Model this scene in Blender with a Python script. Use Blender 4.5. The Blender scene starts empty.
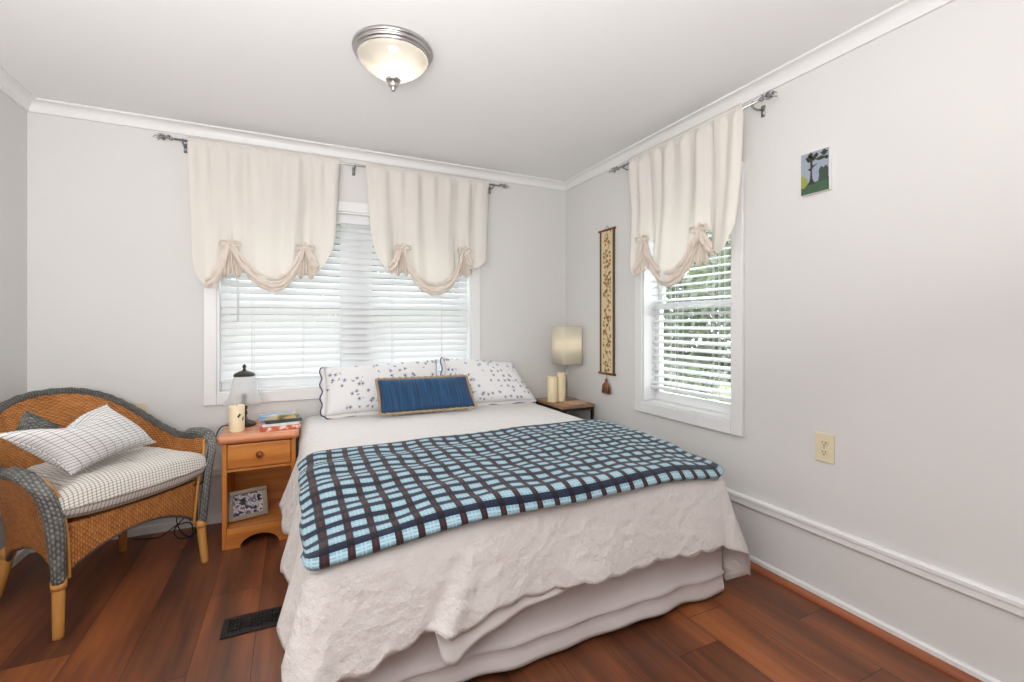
import bpy, math, random
from mathutils import Vector, Matrix
PI = math.pi
sc = bpy.context.scene
COL = sc.collection
# ------------------------------------------------------------------ camera, world, lights, exposure
cam_d = bpy.data.cameras.new('camera'); cam = bpy.data.objects.new('camera', cam_d); COL.objects.link(cam)
cam_d.sensor_width = 36.0; cam_d.lens = 16.007; cam_d.shift_y = -0.0163; cam_d.clip_start = 0.02
cam.location = (0, 0, 1.191); cam.rotation_euler = (PI / 2, 0, -math.radians(25.53))
sc.camera = cam
w = bpy.data.worlds.new('overcast_sky'); sc.world = w; w.use_nodes = True
w.node_tree.nodes['Background'].inputs[0].default_value = (0.93, 0.97, 1.0, 1)
w.node_tree.nodes['Background'].inputs[1].default_value = 4.2
def area(name, loc, rot, sx, sy, e, col):
    l = bpy.data.lights.new(name, 'AREA'); l.shape = 'RECTANGLE'; l.size = sx; l.size_y = sy; l.energy = e; l.color = col
    o = bpy.data.objects.new(name, l); COL.objects.link(o); o.location = loc; o.rotation_euler = rot; return o
area('added_bounce_fill', (-0.35, -0.42, 1.25), (PI - .44, 0, .40), 1.4, .9, 68, (1.0, 0.985, 0.97))  # unseen lamp added behind the camera to imitate light bounced off the ceiling
sc.view_settings.view_transform = 'Standard'; sc.view_settings.look = 'None'
sc.view_settings.exposure = 0.73; sc.view_settings.gamma = 1.0; sc.view_settings.use_curve_mapping = False
LAMP_W = 2.1

# ------------------------------------------------------------------ geometry helpers
class G:
    def __init__(s): s.v = []; s.f = []; s.uv = []; s.m = []
    def add(s, vs, fs, uvs=None, m=0):
        b = len(s.v); s.v += [tuple(p) for p in vs]; s.uv += (uvs or [(0, 0)] * len(vs))
        s.f += [tuple(i + b for i in f) for f in fs]; s.m += [m] * len(fs); return s
    def box(s, x0, x1, y0, y1, z0, z1, m=0, T=None):
        vs = [(x, y, z) for z in (z0, z1) for y in (y0, y1) for x in (x0, x1)]
        if T: vs = [T(*p) for p in vs]
        return s.add(vs, [(0, 2, 3, 1), (4, 5, 7, 6), (0, 1, 5, 4), (2, 6, 7, 3), (0, 4, 6, 2), (1, 3, 7, 5)], None, m)
    def grid(s, nu, nv, f, m=0, us=1.0, vs_=1.0, uvf=None):
        vs = []; uv = []
        for j in range(nv + 1):
            for i in range(nu + 1):
                u, v = i / nu, j / nv; vs.append(f(u, v)); uv.append(uvf(u, v) if uvf else (u * us, v * vs_))
        fs = [(j * (nu + 1) + i, j * (nu + 1) + i + 1, (j + 1) * (nu + 1) + i + 1, (j + 1) * (nu + 1) + i) for j in range(nv) for i in range(nu)]
        return s.add(vs, fs, uv, m)
    def tube(s, pts, r, n=8, closed=False, caps=True, m=0, uvl=1.0, flat=1.0):
        P = [Vector(p) for p in pts]; N = len(P); R = r if isinstance(r, (list, tuple)) else [r] * N
        T = []
        for i in range(N):
            a = P[(i - 1) % N] if closed or i > 0 else P[i]; b = P[(i + 1) % N] if closed or i < N - 1 else P[i]
            T.append((b - a).normalized())
        ref = Vector((0, 0, 1)) if abs(T[0].z) < .9 else Vector((1, 0, 0))
        u = (ref - T[0] * ref.dot(T[0])).normalized(); vs = []; uv = []; L = 0
        for i in range(N):
            u = (u - T[i] * u.dot(T[i])).normalized(); w_ = T[i].cross(u)
            if i: L += (P[i] - P[i - 1]).length
            for k in range(n + 1):
                a = 2 * PI * k / n; vs.append(P[i] + (u * math.cos(a) * flat + w_ * math.sin(a)) * R[i]); uv.append((k / n, L * uvl))
        fs = []
        for i in range(N if closed else N - 1):
            j = (i + 1) % N
            for k in range(n): fs.append((i * (n + 1) + k, j * (n + 1) + k, j * (n + 1) + k + 1, i * (n + 1) + k + 1))
        if caps and not closed:
            fs.append(tuple(range(n))); fs.append(tuple((N - 1) * (n + 1) + k for k in reversed(range(n))))
        return s.add(vs, fs, uv, m)
    def lathe(s, prof, c=(0, 0, 0), n=32, m=0, scal=0):
        vs = []; uv = []
        for j, (r, z) in enumerate(prof):
            for k in range(n + 1):
                a = 2 * PI * k / n; rr = r
                vs.append((c[0] + rr * math.cos(a), c[1] + rr * math.sin(a), c[2] + z)); uv.append((k / n, j / max(1, len(prof) - 1)))
        fs = [(j * (n + 1) + k, j * (n + 1) + k + 1, (j + 1) * (n + 1) + k + 1, (j + 1) * (n + 1) + k) for j in range(len(prof) - 1) for k in range(n)]
        return s.add(vs, fs, uv, m)
    def prism(s, pts, d0, d1, T, m=0):   # 2D polygon (a, z) extruded over depth through map T(a, d, z)
        n = len(pts); vs = [T(a, d0, z) for a, z in pts] + [T(a, d1, z) for a, z in pts]
        fs = [tuple(range(n)), tuple(range(2 * n - 1, n - 1, -1))] + [(i, i + n, (i + 1) % n + n, (i + 1) % n) for i in range(n)]
        return s.add(vs, fs, None, m)
    def sph(s, c, r, n=12, m=0, sz=(1, 1, 1)):
        k = n // 2
        return s.grid(n, k, lambda u, v: (c[0] + r * sz[0] * math.sin(PI * v) * math.cos(2 * PI * u), c[1] + r * sz[1] * math.sin(PI * v) * math.sin(2 * PI * u), c[2] + r * sz[2] * math.cos(PI * v)), m)
def obj(name, g, mats, parent=None, origin=None, bevel=0, smooth=None, seg=2, solid=0, weld=False, sub=0):
    """g in world coordinates when `parent` sits unrotated at a location; otherwise local"""
    me = bpy.data.meshes.new(name)
    off = Vector((0, 0, 0))
    if origin is not None: off = Vector(origin)
    elif parent is not None and parent.get('_w'): off = Vector(parent['_w'])
    me.from_pydata([Vector(p) - off for p in g.v], [], g.f)
    if not isinstance(mats, (list, tuple)): mats = [mats]
    for m in mats: me.materials.append(m)
    me.polygons.foreach_set('material_index', g.m)
    uvl = me.uv_layers.new(name='UVMap'); data = []
    for lp in me.loops: data += g.uv[lp.vertex_index]
    uvl.data.foreach_set('uv', data)
    if smooth is None: smooth = not bevel
    me.polygons.foreach_set('use_smooth', [bool(smooth)] * len(me.polygons)); me.update()
    o = bpy.data.objects.new(name, me); COL.objects.link(o)
    if origin is not None: o.location = off if parent is None else off - Vector(parent.get('_w', (0, 0, 0)))
    if parent is not None:
        o.parent = parent
    if origin is not None and parent is None: o['_w'] = list(off)
    if weld: md = o.modifiers.new('weld', 'WELD'); md.merge_threshold = 1e-4
    if solid: md = o.modifiers.new('thick', 'SOLIDIFY'); md.thickness = solid; md.offset = 0
    if bevel: md = o.modifiers.new('bevel', 'BEVEL'); md.width = bevel; md.segments = seg; md.limit_method = 'ANGLE'
    if sub: md = o.modifiers.new('sub', 'SUBSURF'); md.levels = sub; md.render_levels = sub
    return o
GROUPS = {'curtain': 'tie-up curtains', 'curtain rod': 'curtain rods', 'blind': 'window blinds', 'outlet': 'wall outlets', 'tree': 'trees outside', 'shrub': 'shrubs outside', 'hedge': 'hedges outside', 'candle': 'cream pillar candles'}
def tag(o, label, cat, group=None):
    group = group or GROUPS.get(cat) or ('flowered bed pillows' if 'flowered white pillow' in label else None)
    o['label'] = label; o['category'] = cat
    if group: o['group'] = group
    return o
def empty(name, loc, rz=0, world=True):
    o = bpy.data.objects.new(name, None); COL.objects.link(o); o.location = loc; o.rotation_euler = (0, 0, rz); o.empty_display_size = .1
    if world: o['_w'] = list(loc)
    return o
def struct(o): o['kind'] = 'structure'; return o
def lerp(a, b, t): return a + (b - a) * t
def sstep(a, b, x): t = min(1, max(0, (x - a) / (b - a))); return t * t * (3 - 2 * t)
def interp(pts, x):
    if x <= pts[0][0]: return pts[0][1]
    for (x0, y0), (x1, y1) in zip(pts, pts[1:]):
        if x <= x1: return lerp(y0, y1, (x - x0) / (x1 - x0 + 1e-9))
    return pts[-1][1]
def spline(P, n=8):    # Catmull-Rom through points of any size
    out = []; P = [tuple(p) for p in P]
    for i in range(len(P) - 1):
        p0 = P[max(0, i - 1)]; p1 = P[i]; p2 = P[i + 1]; p3 = P[min(len(P) - 1, i + 2)]
        for k in range(n):
            t = k / n
            out.append(tuple(.5 * (2 * b + (c - a) * t + (2 * a - 5 * b + 4 * c - d) * t * t + (3 * b - a - 3 * c + d) * t ** 3) for a, b, c, d in zip(p0, p1, p2, p3)))
    out.append(P[-1]); return out

# ------------------------------------------------------------------ material helpers
class X:      # a socket with arithmetic
    nt = None
    def __init__(s, k): s.k = k
    @staticmethod
    def op(o, *a):
        n = X.nt.nodes.new('ShaderNodeMath'); n.operation = o
        for i, v in enumerate(a):
            if isinstance(v, X): X.nt.links.new(v.k, n.inputs[i])
            else: n.inputs[i].default_value = v
        return X(n.outputs[0])
    def __add__(s, o): return X.op('ADD', s, o)
    __radd__ = __add__
    def __sub__(s, o): return X.op('SUBTRACT', s, o)
    def __rsub__(s, o): return X.op('SUBTRACT', o, s)
    def __mul__(s, o): return X.op('MULTIPLY', s, o)
    __rmul__ = __mul__
    def __truediv__(s, o): return X.op('DIVIDE', s, o)
    def floor(s): return X.op('FLOOR', s)
    def fr(s): return X.op('FRACT', s)
    def sin(s): return X.op('SINE', s)
    def abs(s): return X.op('ABSOLUTE', s)
    def lt(s, o): return X.op('LESS_THAN', s, o)
    def gt(s, o): return X.op('GREATER_THAN', s, o)
    def pw(s, o): return X.op('POWER', s, o)
    def mx(s, o): return X.op('MAXIMUM', s, o)
    def mn(s, o): return X.op('MINIMUM', s, o)
def coords(kind='Object'):
    n = X.nt.nodes.new('ShaderNodeTexCoord'); s = X.nt.nodes.new('ShaderNodeSeparateXYZ'); X.nt.links.new(n.outputs[kind], s.inputs[0])
    return n.outputs[kind], X(s.outputs[0]), X(s.outputs[1]), X(s.outputs[2])
def comb(x, y, z=0.0):
    n = X.nt.nodes.new('ShaderNodeCombineXYZ')
    for i, v in enumerate((x, y, z)):
        if isinstance(v, X): X.nt.links.new(v.k, n.inputs[i])
        else: n.inputs[i].default_value = v
    return n.outputs[0]
def noise(vec, scale, detail=3, rough=.55):
    n = X.nt.nodes.new('ShaderNodeTexNoise'); n.inputs['Scale'].default_value = scale; n.inputs['Detail'].default_value = detail; n.inputs['Roughness'].default_value = rough
    if vec is not None: X.nt.links.new(vec, n.inputs['Vector'])
    return X(n.outputs[0])
def white(vec):
    n = X.nt.nodes.new('ShaderNodeTexWhiteNoise'); X.nt.links.new(vec, n.inputs['Vector']); return X(n.outputs['Value'])
def voro(vec, scale, feat='F1'):
    n = X.nt.nodes.new('ShaderNodeTexVoronoi'); n.feature = feat; n.inputs['Scale'].default_value = scale; X.nt.links.new(vec, n.inputs['Vector']); return n
def mixc(f, a, b):
    n = X.nt.nodes.new('ShaderNodeMix'); n.data_type = 'RGBA'
    for k, v in ((0, f), (6, a), (7, b)):
        if isinstance(v, X): X.nt.links.new(v.k, n.inputs[k])
        elif isinstance(v, (tuple, list)): n.inputs[k].default_value = tuple(v) + ((1,) if len(v) == 3 else ())
        else: n.inputs[k].default_value = v
    return X(n.outputs[2])
def ramp(f, stops):
    n = X.nt.nodes.new('ShaderNodeValToRGB'); cr = n.color_ramp
    while len(cr.elements) < len(stops): cr.elements.new(.5)
    for e, (p, c) in zip(cr.elements, stops): e.position = p; e.color = tuple(c) + (1,)
    X.nt.links.new(f.k, n.inputs[0]); return X(n.outputs[0])
def sr(r, g, b):
    return tuple((c / 255 / 12.92) if c / 255 <= .04045 else ((c / 255 + .055) / 1.055) ** 2.4 for c in (r, g, b))
def mat(name, col, rough=.6, metal=0, build=None, spec=.5, bump=None, sheen=0, coat=0):
    m = bpy.data.materials.new(name); m.use_nodes = True; nt = m.node_tree; X.nt = nt
    p = nt.nodes['Principled BSDF']; p.inputs['Base Color'].default_value = tuple(col) + (1,)
    p.inputs['Roughness'].default_value = rough; p.inputs['Metallic'].default_value = metal; p.inputs['Specular IOR Level'].default_value = spec
    if sheen: p.inputs['Sheen Weight'].default_value = sheen
    if coat: p.inputs['Coat Weight'].default_value = coat; p.inputs['Coat Roughness'].default_value = .25
    if build:
        r = build() or {}
        if 'c' in r: nt.links.new(r['c'].k, p.inputs['Base Color'])
        if 'r' in r: nt.links.new(r['r'].k, p.inputs['Roughness'])
        if 'h' in r:
            b = nt.nodes.new('ShaderNodeBump'); b.inputs['Strength'].default_value = r.get('s', .5); b.inputs['Distance'].default_value = r.get('d', .005)
            nt.links.new(r['h'].k, b.inputs['Height']); nt.links.new(b.outputs[0], p.inputs['Normal'])
    return m
def translucent(m, amt, col=None):
    nt = m.node_tree; p = nt.nodes['Principled BSDF']; out = nt.nodes['Material Output']
    t = nt.nodes.new('ShaderNodeBsdfTranslucent'); mx = nt.nodes.new('ShaderNodeMixShader'); mx.inputs[0].default_value = amt
    t.inputs[0].default_value = (col or tuple(p.inputs['Base Color'].default_value)[:3]) + (1,)
    nt.links.new(p.outputs[0], mx.inputs[1]); nt.links.new(t.outputs[0], mx.inputs[2]); nt.links.new(mx.outputs[0], out.inputs[0]); return m
def clearish(m, amt):
    nt = m.node_tree; out = nt.nodes['Material Output']; src = out.inputs[0].links[0].from_socket
    t = nt.nodes.new('ShaderNodeBsdfTransparent'); mx = nt.nodes.new('ShaderNodeMixShader'); mx.inputs[0].default_value = amt
    nt.links.new(src, mx.inputs[1]); nt.links.new(t.outputs[0], mx.inputs[2]); nt.links.new(mx.outputs[0], out.inputs[0]); return m

def fine_noise(sc_=60, s=.06, d=.002):
    def f():
        v, x, y, z = coords(); return dict(h=noise(v, sc_, 4), s=s, d=d)
    return f
def mottled(c, amt=.08, sc_=2.0, bs=.05):
    def f():
        v, x, y, z = coords(); n = noise(v, sc_, 3)
        return dict(c=mixc(n, tuple(k * (1 - amt) for k in c), tuple(min(1, k * (1 + amt)) for k in c)), h=noise(v, 90, 3), s=bs, d=.002)
    return f
WALLC = (.705, .70, .69)
M = {}
M['wall'] = mat('wall_paint', WALLC, .7, build=mottled(WALLC, .025, 1.5), spec=.25)
M['ceiling'] = mat('ceiling_paint', (.86, .862, .865), .85, build=mottled((.86, .862, .865), .015, 1.2), spec=.2)
M['rear'] = mat('fill_cutting_taupe', (.22, .20, .19), .8, build=mottled((.22, .20, .19), .03, 1.5))  # guessed tone, kept dark so the unseen wall throws less light on the bed
M['trim'] = mat('white_trim_paint', (.80, .80, .80), .4, build=fine_noise(40, .03))
M['vinyl'] = mat('white_sash', (.86, .87, .88), .35, build=fine_noise(40, .02))
def floor_nodes():
    v, x, y, z = coords()
    PW, PL = .197, 1.24
    xx = (x + 10 * PW - .061 + .0) / PW; i = xx.floor(); fx = xx.fr()
    off = white(comb(i, 3.7)); yy = y / PL + off; j = yy.floor(); fy = yy.fr()
    t1 = white(comb(i, j, 1.3)); t2 = white(comb(i, j, 7.1))
    gv = comb(x * 44 + t1 * 40, y * 2.2 + t2 * 30, 0.0); g = noise(gv, 1.0, 5, .6)
    bv = comb(x * 7 + t2 * 25, y * .9 + t1 * 20, 0.0); b = noise(bv, 1.0, 3, .5)
    fac = (t1 * .24 + g * .46 + b * 1.05 - .37)
    c = ramp(fac, [(.10, sr(56, 36, 28)), (.32, sr(86, 52, 37)), (.52, sr(120, 70, 45)), (.72, sr(154, 90, 52)), (.95, sr(188, 118, 70))])
    e = (fx.lt(.014)).mx(fy.lt(.0025)); 
    c = mixc(e * .8, c, sr(38, 20, 14))
    return dict(c=c, r=.30 + g * .22, h=g * .25 - e, s=.35, d=.002)
M['floor'] = mat('hardwood_planks', (.15, .06, .03), .35, build=floor_nodes, spec=.45)
def wood_nodes(cols, ax=0, sc_=1.0):
    def f():
        v, x, y, z = coords(); a = [x, y, z]
        s = [22 * sc_] * 3; s[ax] = 1.6 * sc_
        n = noise(comb(a[0] * s[0], a[1] * s[1], a[2] * s[2]), 1.0, 4, .55)
        return dict(c=ramp(n, [(.25, cols[0]), (.5, cols[1]), (.75, cols[2])]), h=n, s=.08, d=.002)
    return f
PINE = (sr(168, 94, 34), sr(198, 122, 50), sr(216, 146, 70))
M['pine'] = mat('honey_pine', PINE[1], .38, build=wood_nodes(PINE, 0), coat=.3)
M['pine_v'] = mat('honey_pine_upright', PINE[1], .38, build=wood_nodes(PINE, 2), coat=.3)
M['pinetop'] = mat('pinkish_pine_top', sr(205, 132, 90), .35, build=wood_nodes((sr(186, 108, 68), sr(208, 134, 92), sr(220, 152, 112)), 0), coat=.4)
M['knob'] = mat('dark_wood_knob', sr(120, 52, 24), .3, build=wood_nodes((sr(96, 40, 18), sr(120, 52, 24), sr(140, 64, 30)), 2))
M['shoe'] = mat('stained_shoe_moulding', sr(140, 78, 48), .4, build=wood_nodes((sr(120, 64, 40), sr(146, 82, 52), sr(164, 98, 64)), 1))
M['tablewood'] = mat('brown_table_wood', sr(160, 120, 88), .5, build=wood_nodes((sr(140, 100, 72), sr(164, 124, 92), sr(180, 140, 108)), 1))
M['black'] = mat('black_metal', (.012, .012, .014), .45, .3, build=fine_noise(80, .03))
M['grille'] = mat('dark_bronze_grille', (.014, .012, .012), .45, .4, build=fine_noise(80, .04))
M['pit'] = mat('duct_darkness', (.004, .004, .004), .8, build=fine_noise(20, .02))
M['steel'] = mat('brushed_nickel', (.50, .49, .48), .32, 1, build=fine_noise(120, .03))
M['pewter'] = mat('dark_pewter', (.33, .33, .34), .4, .9, build=fine_noise(100, .08))
M['bronze'] = mat('dark_bronze', sr(62, 54, 46), .45, .5, build=fine_noise(90, .1))
M['ivory'] = mat('ivory_plastic', sr(226, 214, 184), .4, build=fine_noise(60, .02))
M['slot'] = mat('outlet_slots', (.03, .025, .02), .6, build=fine_noise(60, .02))
M['cord'] = mat('black_cord', (.015, .015, .016), .5, build=fine_noise(60, .02))
def cloth(c, sc_=450, amt=.04, bs=.12, d=.001):
    def f():
        v, x, y, z = coords(); n = noise(v, 5, 3); h = noise(v, sc_, 2)
        return dict(c=mixc(n, tuple(k * (1 - amt) for k in c), tuple(min(1, k * (1 + amt)) for k in c)), h=h, s=bs, d=d)
    return f
CUR = (.91, .885, .85)
M['curtain'] = translucent(mat('cream_curtain_cotton', CUR, .9, build=cloth(CUR), spec=.1), .38, (.92, .88, .82))
M['curtain_hem'] = translucent(mat('cream_curtain_hem', (.86, .78, .70), .9, build=cloth((.87, .79, .71)), spec=.1), .25, (.88, .78, .68))
M['slat'] = translucent(mat('white_blind_slat', (.86, .87, .89), .45, build=fine_noise(30, .02)), .16, (.93, .95, .98))
def matelasse():
    v, x, y, z = coords()
    d1 = voro(v, 16); n2 = noise(v, 26, 3); n3 = noise(v, 150, 2)
    h = X(d1.outputs['Distance']) * .5 + n2 * .9 + n3 * .15
    n = noise(v, 2.5, 3)
    return dict(c=mixc(n, (.70, .665, .645), (.76, .73, .715)), h=h, s=.9, d=.010)
M['spread'] = mat('white_matelasse', (.8, .77, .75), .9, build=matelasse, spec=.1, sheen=.1)
M['skirt'] = mat('bed_skirt_cotton', (.70, .655, .65), .9, build=cloth((.70, .655, .65)), spec=.1)
M['sheet'] = mat('white_cotton_sheet', (.76, .73, .72), .9, build=cloth((.76, .73, .72)), spec=.1)
M['ticking'] = mat('mattress_ticking', (.7, .7, .72), .9, build=cloth((.7, .7, .72)))
def plaid():
    v, u, t, z = coords('UV')
    fu = u.fr(); ft = t.fr()
    n = noise(comb(u * 9, t * 9), 1.0, 3); n2 = noise(comb(u * 60, t * 60), 1.0, 2)
    def band(f, c0, w_): return ((f - c0).abs()).lt(w_)
    light = mixc(n, sr(108, 154, 174), sr(152, 188, 202))
    sub = (band(fu, .42, .035)).mx(band(fu, .58, .035)).mx(band(ft, .42, .05)).mx(band(ft, .58, .05))
    c = mixc(sub * .45, light, sr(205, 224, 230))
    edge = (band(fu, .5, .36)).mn(band(ft, .5, .33))
    c = mixc(edge, sr(54, 84, 106), c)
    vb = 1 - band(fu, .5, .335); hb = 1 - band(ft, .5, .28)
    c = mixc(hb, c, sr(34, 42, 62)); c = mixc(vb * .92, c, sr(54, 34, 36))
    red = (1 - band(fu, .5, .46)); c = mixc(red * .6, c, sr(92, 46, 44))
    c = mixc(vb * hb, c, sr(26, 24, 34))
    return dict(c=c, h=n2, s=.5, d=.003)
M['plaid'] = mat('blue_brown_plaid_fleece', (.2, .3, .35), .95, build=plaid, spec=.05, sheen=.2)
def flowers(base, cols, scale, keep, rad):
    def f():
        v, u, t, z = coords('UV')
        n = voro(comb(u, t), scale); sp = X.nt.nodes.new('ShaderNodeSeparateXYZ'); X.nt.links.new(n.outputs['Position'], sp.inputs[0])
        dx = u - X(sp.outputs[0]); dy = t - X(sp.outputs[1])
        ang = X.op('ARCTAN2', dy, dx); rr = (dx * dx + dy * dy).pw(.5) * scale
        sc_ = X.nt.nodes.new('ShaderNodeSeparateColor'); X.nt.links.new(n.outputs['Color'], sc_.inputs[0])
        r1, g1, b1 = X(sc_.outputs[0]), X(sc_.outputs[1]), X(sc_.outputs[2])
        pet = rr.lt((X.op('COSINE', ang * 5 + r1 * 6) * .22 + .74) * rad)
        big = noise(comb(u, t), scale * .22, 1)
        on = pet * (g1 + (big - .5) * 2.2).gt(keep)
        c = mixc(on * .56, base, ramp(b1, [(i / max(1, len(cols) - 1), k) for i, k in enumerate(cols)]))
        c = mixc(rr.lt(rad * .28) * on, c, sr(60, 62, 70))
        return dict(c=c, h=noise(v, 300, 2), s=.06, d=.001)
    return f
M['flower'] = mat('blue_flower_cotton', (.8, .8, .82), .9, build=flowers((.80, .795, .80), [sr(92, 100, 146), sr(116, 122, 166), sr(130, 134, 152)], 23, .55, .36), spec=.1)
M['navy'] = mat('navy_rickrack', sr(50, 58, 108), .9, build=cloth(sr(50, 58, 108)))
def streaks():
    v, u, t, z = coords('UV'); n = noise(comb(u * 90, t * 3.5), 1.0, 4, .6)
    return dict(c=ramp(n, [(.3, sr(14, 40, 70)), (.55, sr(26, 70, 110)), (.75, sr(50, 98, 138))]), h=n, s=.35, d=.003)
M['blue'] = mat('blue_ribbed_velvet', sr(36, 76, 128), .8, build=streaks, sheen=.2)
M['braid'] = mat('tan_braid', sr(178, 154, 124), .9, build=cloth(sr(178, 154, 124), 300, .2, .5, .003))
def wicker(c0, c1, c2, su=.020, sv=.0085, s=.9):
    def f():
        v, u, t, z = coords('UV')
        a = t / sv; row = a.floor(); ph = u / su + row * .5
        over = (ph * (2 * PI)).sin() * .5 + .5
        rib = ((a.fr() - .5).abs() * -2 + 1).pw(.6)
        h = rib * (over * .7 + .3); n = noise(comb(u * 8, t * 8), 1.0, 3); n2 = white(comb(row, (ph).floor()))
        k = h * .55 + n * .35 + n2 * .2
        return dict(c=ramp(k, [(.12, c0), (.45, c1), (.85, c2)]), h=h, s=s, d=.004)
    return f
M['wicker'] = mat('honey_wicker', sr(176, 112, 58), .55, build=wicker(sr(92, 50, 20), sr(172, 106, 50), sr(208, 148, 84)))
M['greywicker'] = mat('grey_woven_band', sr(98, 98, 96), .6, build=wicker(sr(44, 44, 44), sr(100, 101, 99), sr(150, 150, 146), .022, .012))
M['cane'] = mat('bamboo_cane', sr(196, 136, 66), .4, build=wood_nodes((sr(168, 108, 46), sr(200, 140, 70), sr(218, 164, 96)), 2), coat=.2)
def grid_cloth(base, line, cu, cv, wu, wv, bs=.1):
    def f():
        v, u, t, z = coords('UV'); n = noise(comb(u * 120, t * 120), 1.0, 2)
        a = ((u / cu).fr()).lt(wu); b = ((t / cv).fr()).lt(wv)
        c = mixc((a * .8).mx(b * .92), base, line); c = mixc(a * b, c, tuple(k * .6 for k in line))
        return dict(c=c, h=n, s=bs, d=.002)
    return f
M['check'] = mat('grey_grid_ticking', (.8, .8, .8), .9, build=grid_cloth((.80, .79, .78), sr(92, 94, 110), .040, .020, .06, .17))
M['smallcheck'] = mat('beige_check_cotton', (.7, .68, .64), .9, build=grid_cloth((.76, .74, .71), sr(168, 157, 144), .0135, .0135, .30, .30, .4))
M['wax'] = mat('cream_wax', sr(240, 226, 190), .5, build=mottled(sr(240, 226, 190), .03, 20), spec=.4)
M['wick'] = mat('charred_wick', (.03, .025, .02), .9, build=fine_noise())
M['leafmark'] = mat('dark_leaf_print', sr(70, 58, 44), .8, build=fine_noise())
M['frost'] = clearish(translucent(mat('frosted_glass', (.86, .86, .86), .35, build=fine_noise(30, .05)), .45), .60)
M['dome'] = clearish(translucent(mat('alabaster_glass', (.5, .475, .43), .3, build=mottled((.5, .475, .43), .05, 14)), .35, (.45, .42, .37)), .36)
M['shade'] = translucent(mat('cream_linen_shade', sr(252, 246, 230), .9, build=cloth(sr(252, 246, 230), 500)), .4, sr(250, 244, 228))
M['tan'] = mat('pinkish_tan_cover', sr(196, 160, 138), .7, build=cloth(sr(196, 160, 138)))
M['paper'] = mat('book_pages', (.75, .71, .63), .9, build=cloth((.75, .71, .63)))
def bookcover(cols, sc_=20):
    def f():
        v, x, y, z = coords(); n = noise(v, sc_, 1, .3)
        return dict(c=ramp(n, [(.36 + .28 * i / max(1, len(cols) - 1), c) for i, c in enumerate(cols)]), h=noise(v, 200, 2), s=.02)
    return f
M['bk_blue'] = mat('blue_yellow_cover', (.2, .3, .6), .4, build=bookcover([sr(86, 128, 186), sr(120, 158, 206), sr(212, 186, 110), sr(120, 104, 76)], 11))
M['bk_green'] = mat('dark_green_cover', (.03, .05, .04), .4, build=bookcover([sr(42, 56, 50), sr(60, 76, 70)]))
M['bk_red'] = mat('red_white_cover', (.7, .3, .2), .4, build=bookcover([sr(196, 84, 58), sr(206, 104, 76), sr(230, 214, 204)], 40))
M['bk_white'] = mat('white_cover', (.75, .74, .72), .4, build=bookcover([(.72, .71, .7), (.78, .77, .76)]))
M['taupe'] = mat('taupe_frame', sr(146, 134, 118), .45, .3, build=mottled(sr(146, 134, 118), .1, 30))
def photo():
    v, u, t, z = coords('UV'); n = noise(comb(u * 3.2, t * 2.4), 1.0, 3, .6); n2 = noise(comb(u * 9 + 4, t * 8), 1.0, 2)
    c = ramp(n, [(.30, sr(24, 24, 34)), (.43, sr(60, 56, 74)), (.50, sr(206, 200, 204)), (.56, sr(96, 66, 70)), (.66, sr(130, 138, 160)), (.75, sr(232, 230, 232))])
    return dict(c=c)
M['photo'] = mat('group_photo_print', (.3, .3, .35), .25, build=photo)
M['glass'] = None
def glass_mat():
    m = bpy.data.materials.new('window_glass'); m.use_nodes = True; nt = m.node_tree; nt.nodes.clear()
    o = nt.nodes.new('ShaderNodeOutputMaterial'); t = nt.nodes.new('ShaderNodeBsdfTransparent'); t.inputs[0].default_value = (.95, .97, .96, 1)
    g = nt.nodes.new('ShaderNodeBsdfGlossy'); g.inputs['Roughness'].default_value = .02; X.nt = nt; lw = nt.nodes.new('ShaderNodeLayerWeight'); fr = (X(lw.outputs['Facing']).pw(5.0) * .9 + .035).k
    mx = nt.nodes.new('ShaderNodeMixShader'); nt.links.new(fr, mx.inputs[0]); nt.links.new(t.outputs[0], mx.inputs[1]); nt.links.new(g.outputs[0], mx.inputs[2]); nt.links.new(mx.outputs[0], o.inputs[0]); return m
M['glass'] = glass_mat()
def leaves(c0, c1):
    def f():
        v, x, y, z = coords(); return dict(c=mixc(noise(v, 3, 3), c0, c1))
    return f
M['leaf'] = translucent(mat('dull_green_leaves', (.1, .13, .08), .6, build=leaves(sr(84, 87, 82), sr(130, 133, 126))), .3, sr(140, 156, 110))
M['leaf2'] = translucent(mat('yellow_green_leaves', (.3, .4, .15), .6, build=leaves(sr(158, 172, 116), sr(196, 208, 152))), .35, sr(190, 204, 130))
M['bark'] = mat('grey_bark', sr(96, 88, 78), .9, build=fine_noise(12, .8, .02))
M['lawn'] = mat('lawn_grass', sr(120, 134, 92), .95, build=leaves(sr(104, 120, 80), sr(150, 160, 116)))

# ------------------------------------------------------------------ room shell
XL, XR, YB, YF, ZC = -1.259, 2.044, 3.235, -1.0, 2.362
TH = .16
def MB_(a, d, z): return (a, YB - d, z)          # back wall: a = X, d = distance into the room
def MR_(a, d, z): return (XR - d, a, z)          # right wall: a = Y
def ML_(a, d, z): return (XL + d, a, z)
def mbox(g, T, a0, a1, d0, d1, z0, z1, m=0): return g.box(a0, a1, d0, d1, z0, z1, m, T)
B0, B1, BZ0, BZ1 = -.421, 1.205, .772, 1.945     # back window opening
R0, R1, RZ0, RZ1 = 1.628, 2.300, .690, 1.945     # right window opening
g = G().box(XL - TH, XR + TH, YF - .4, YB + TH, -.12, 0); struct(obj('floor', g, M['floor'], smooth=False))
g = G().box(XL - TH, XR + TH, YF - .4, YB + TH, ZC, ZC + .12); struct(obj('ceiling', g, M['ceiling'], smooth=False))
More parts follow.
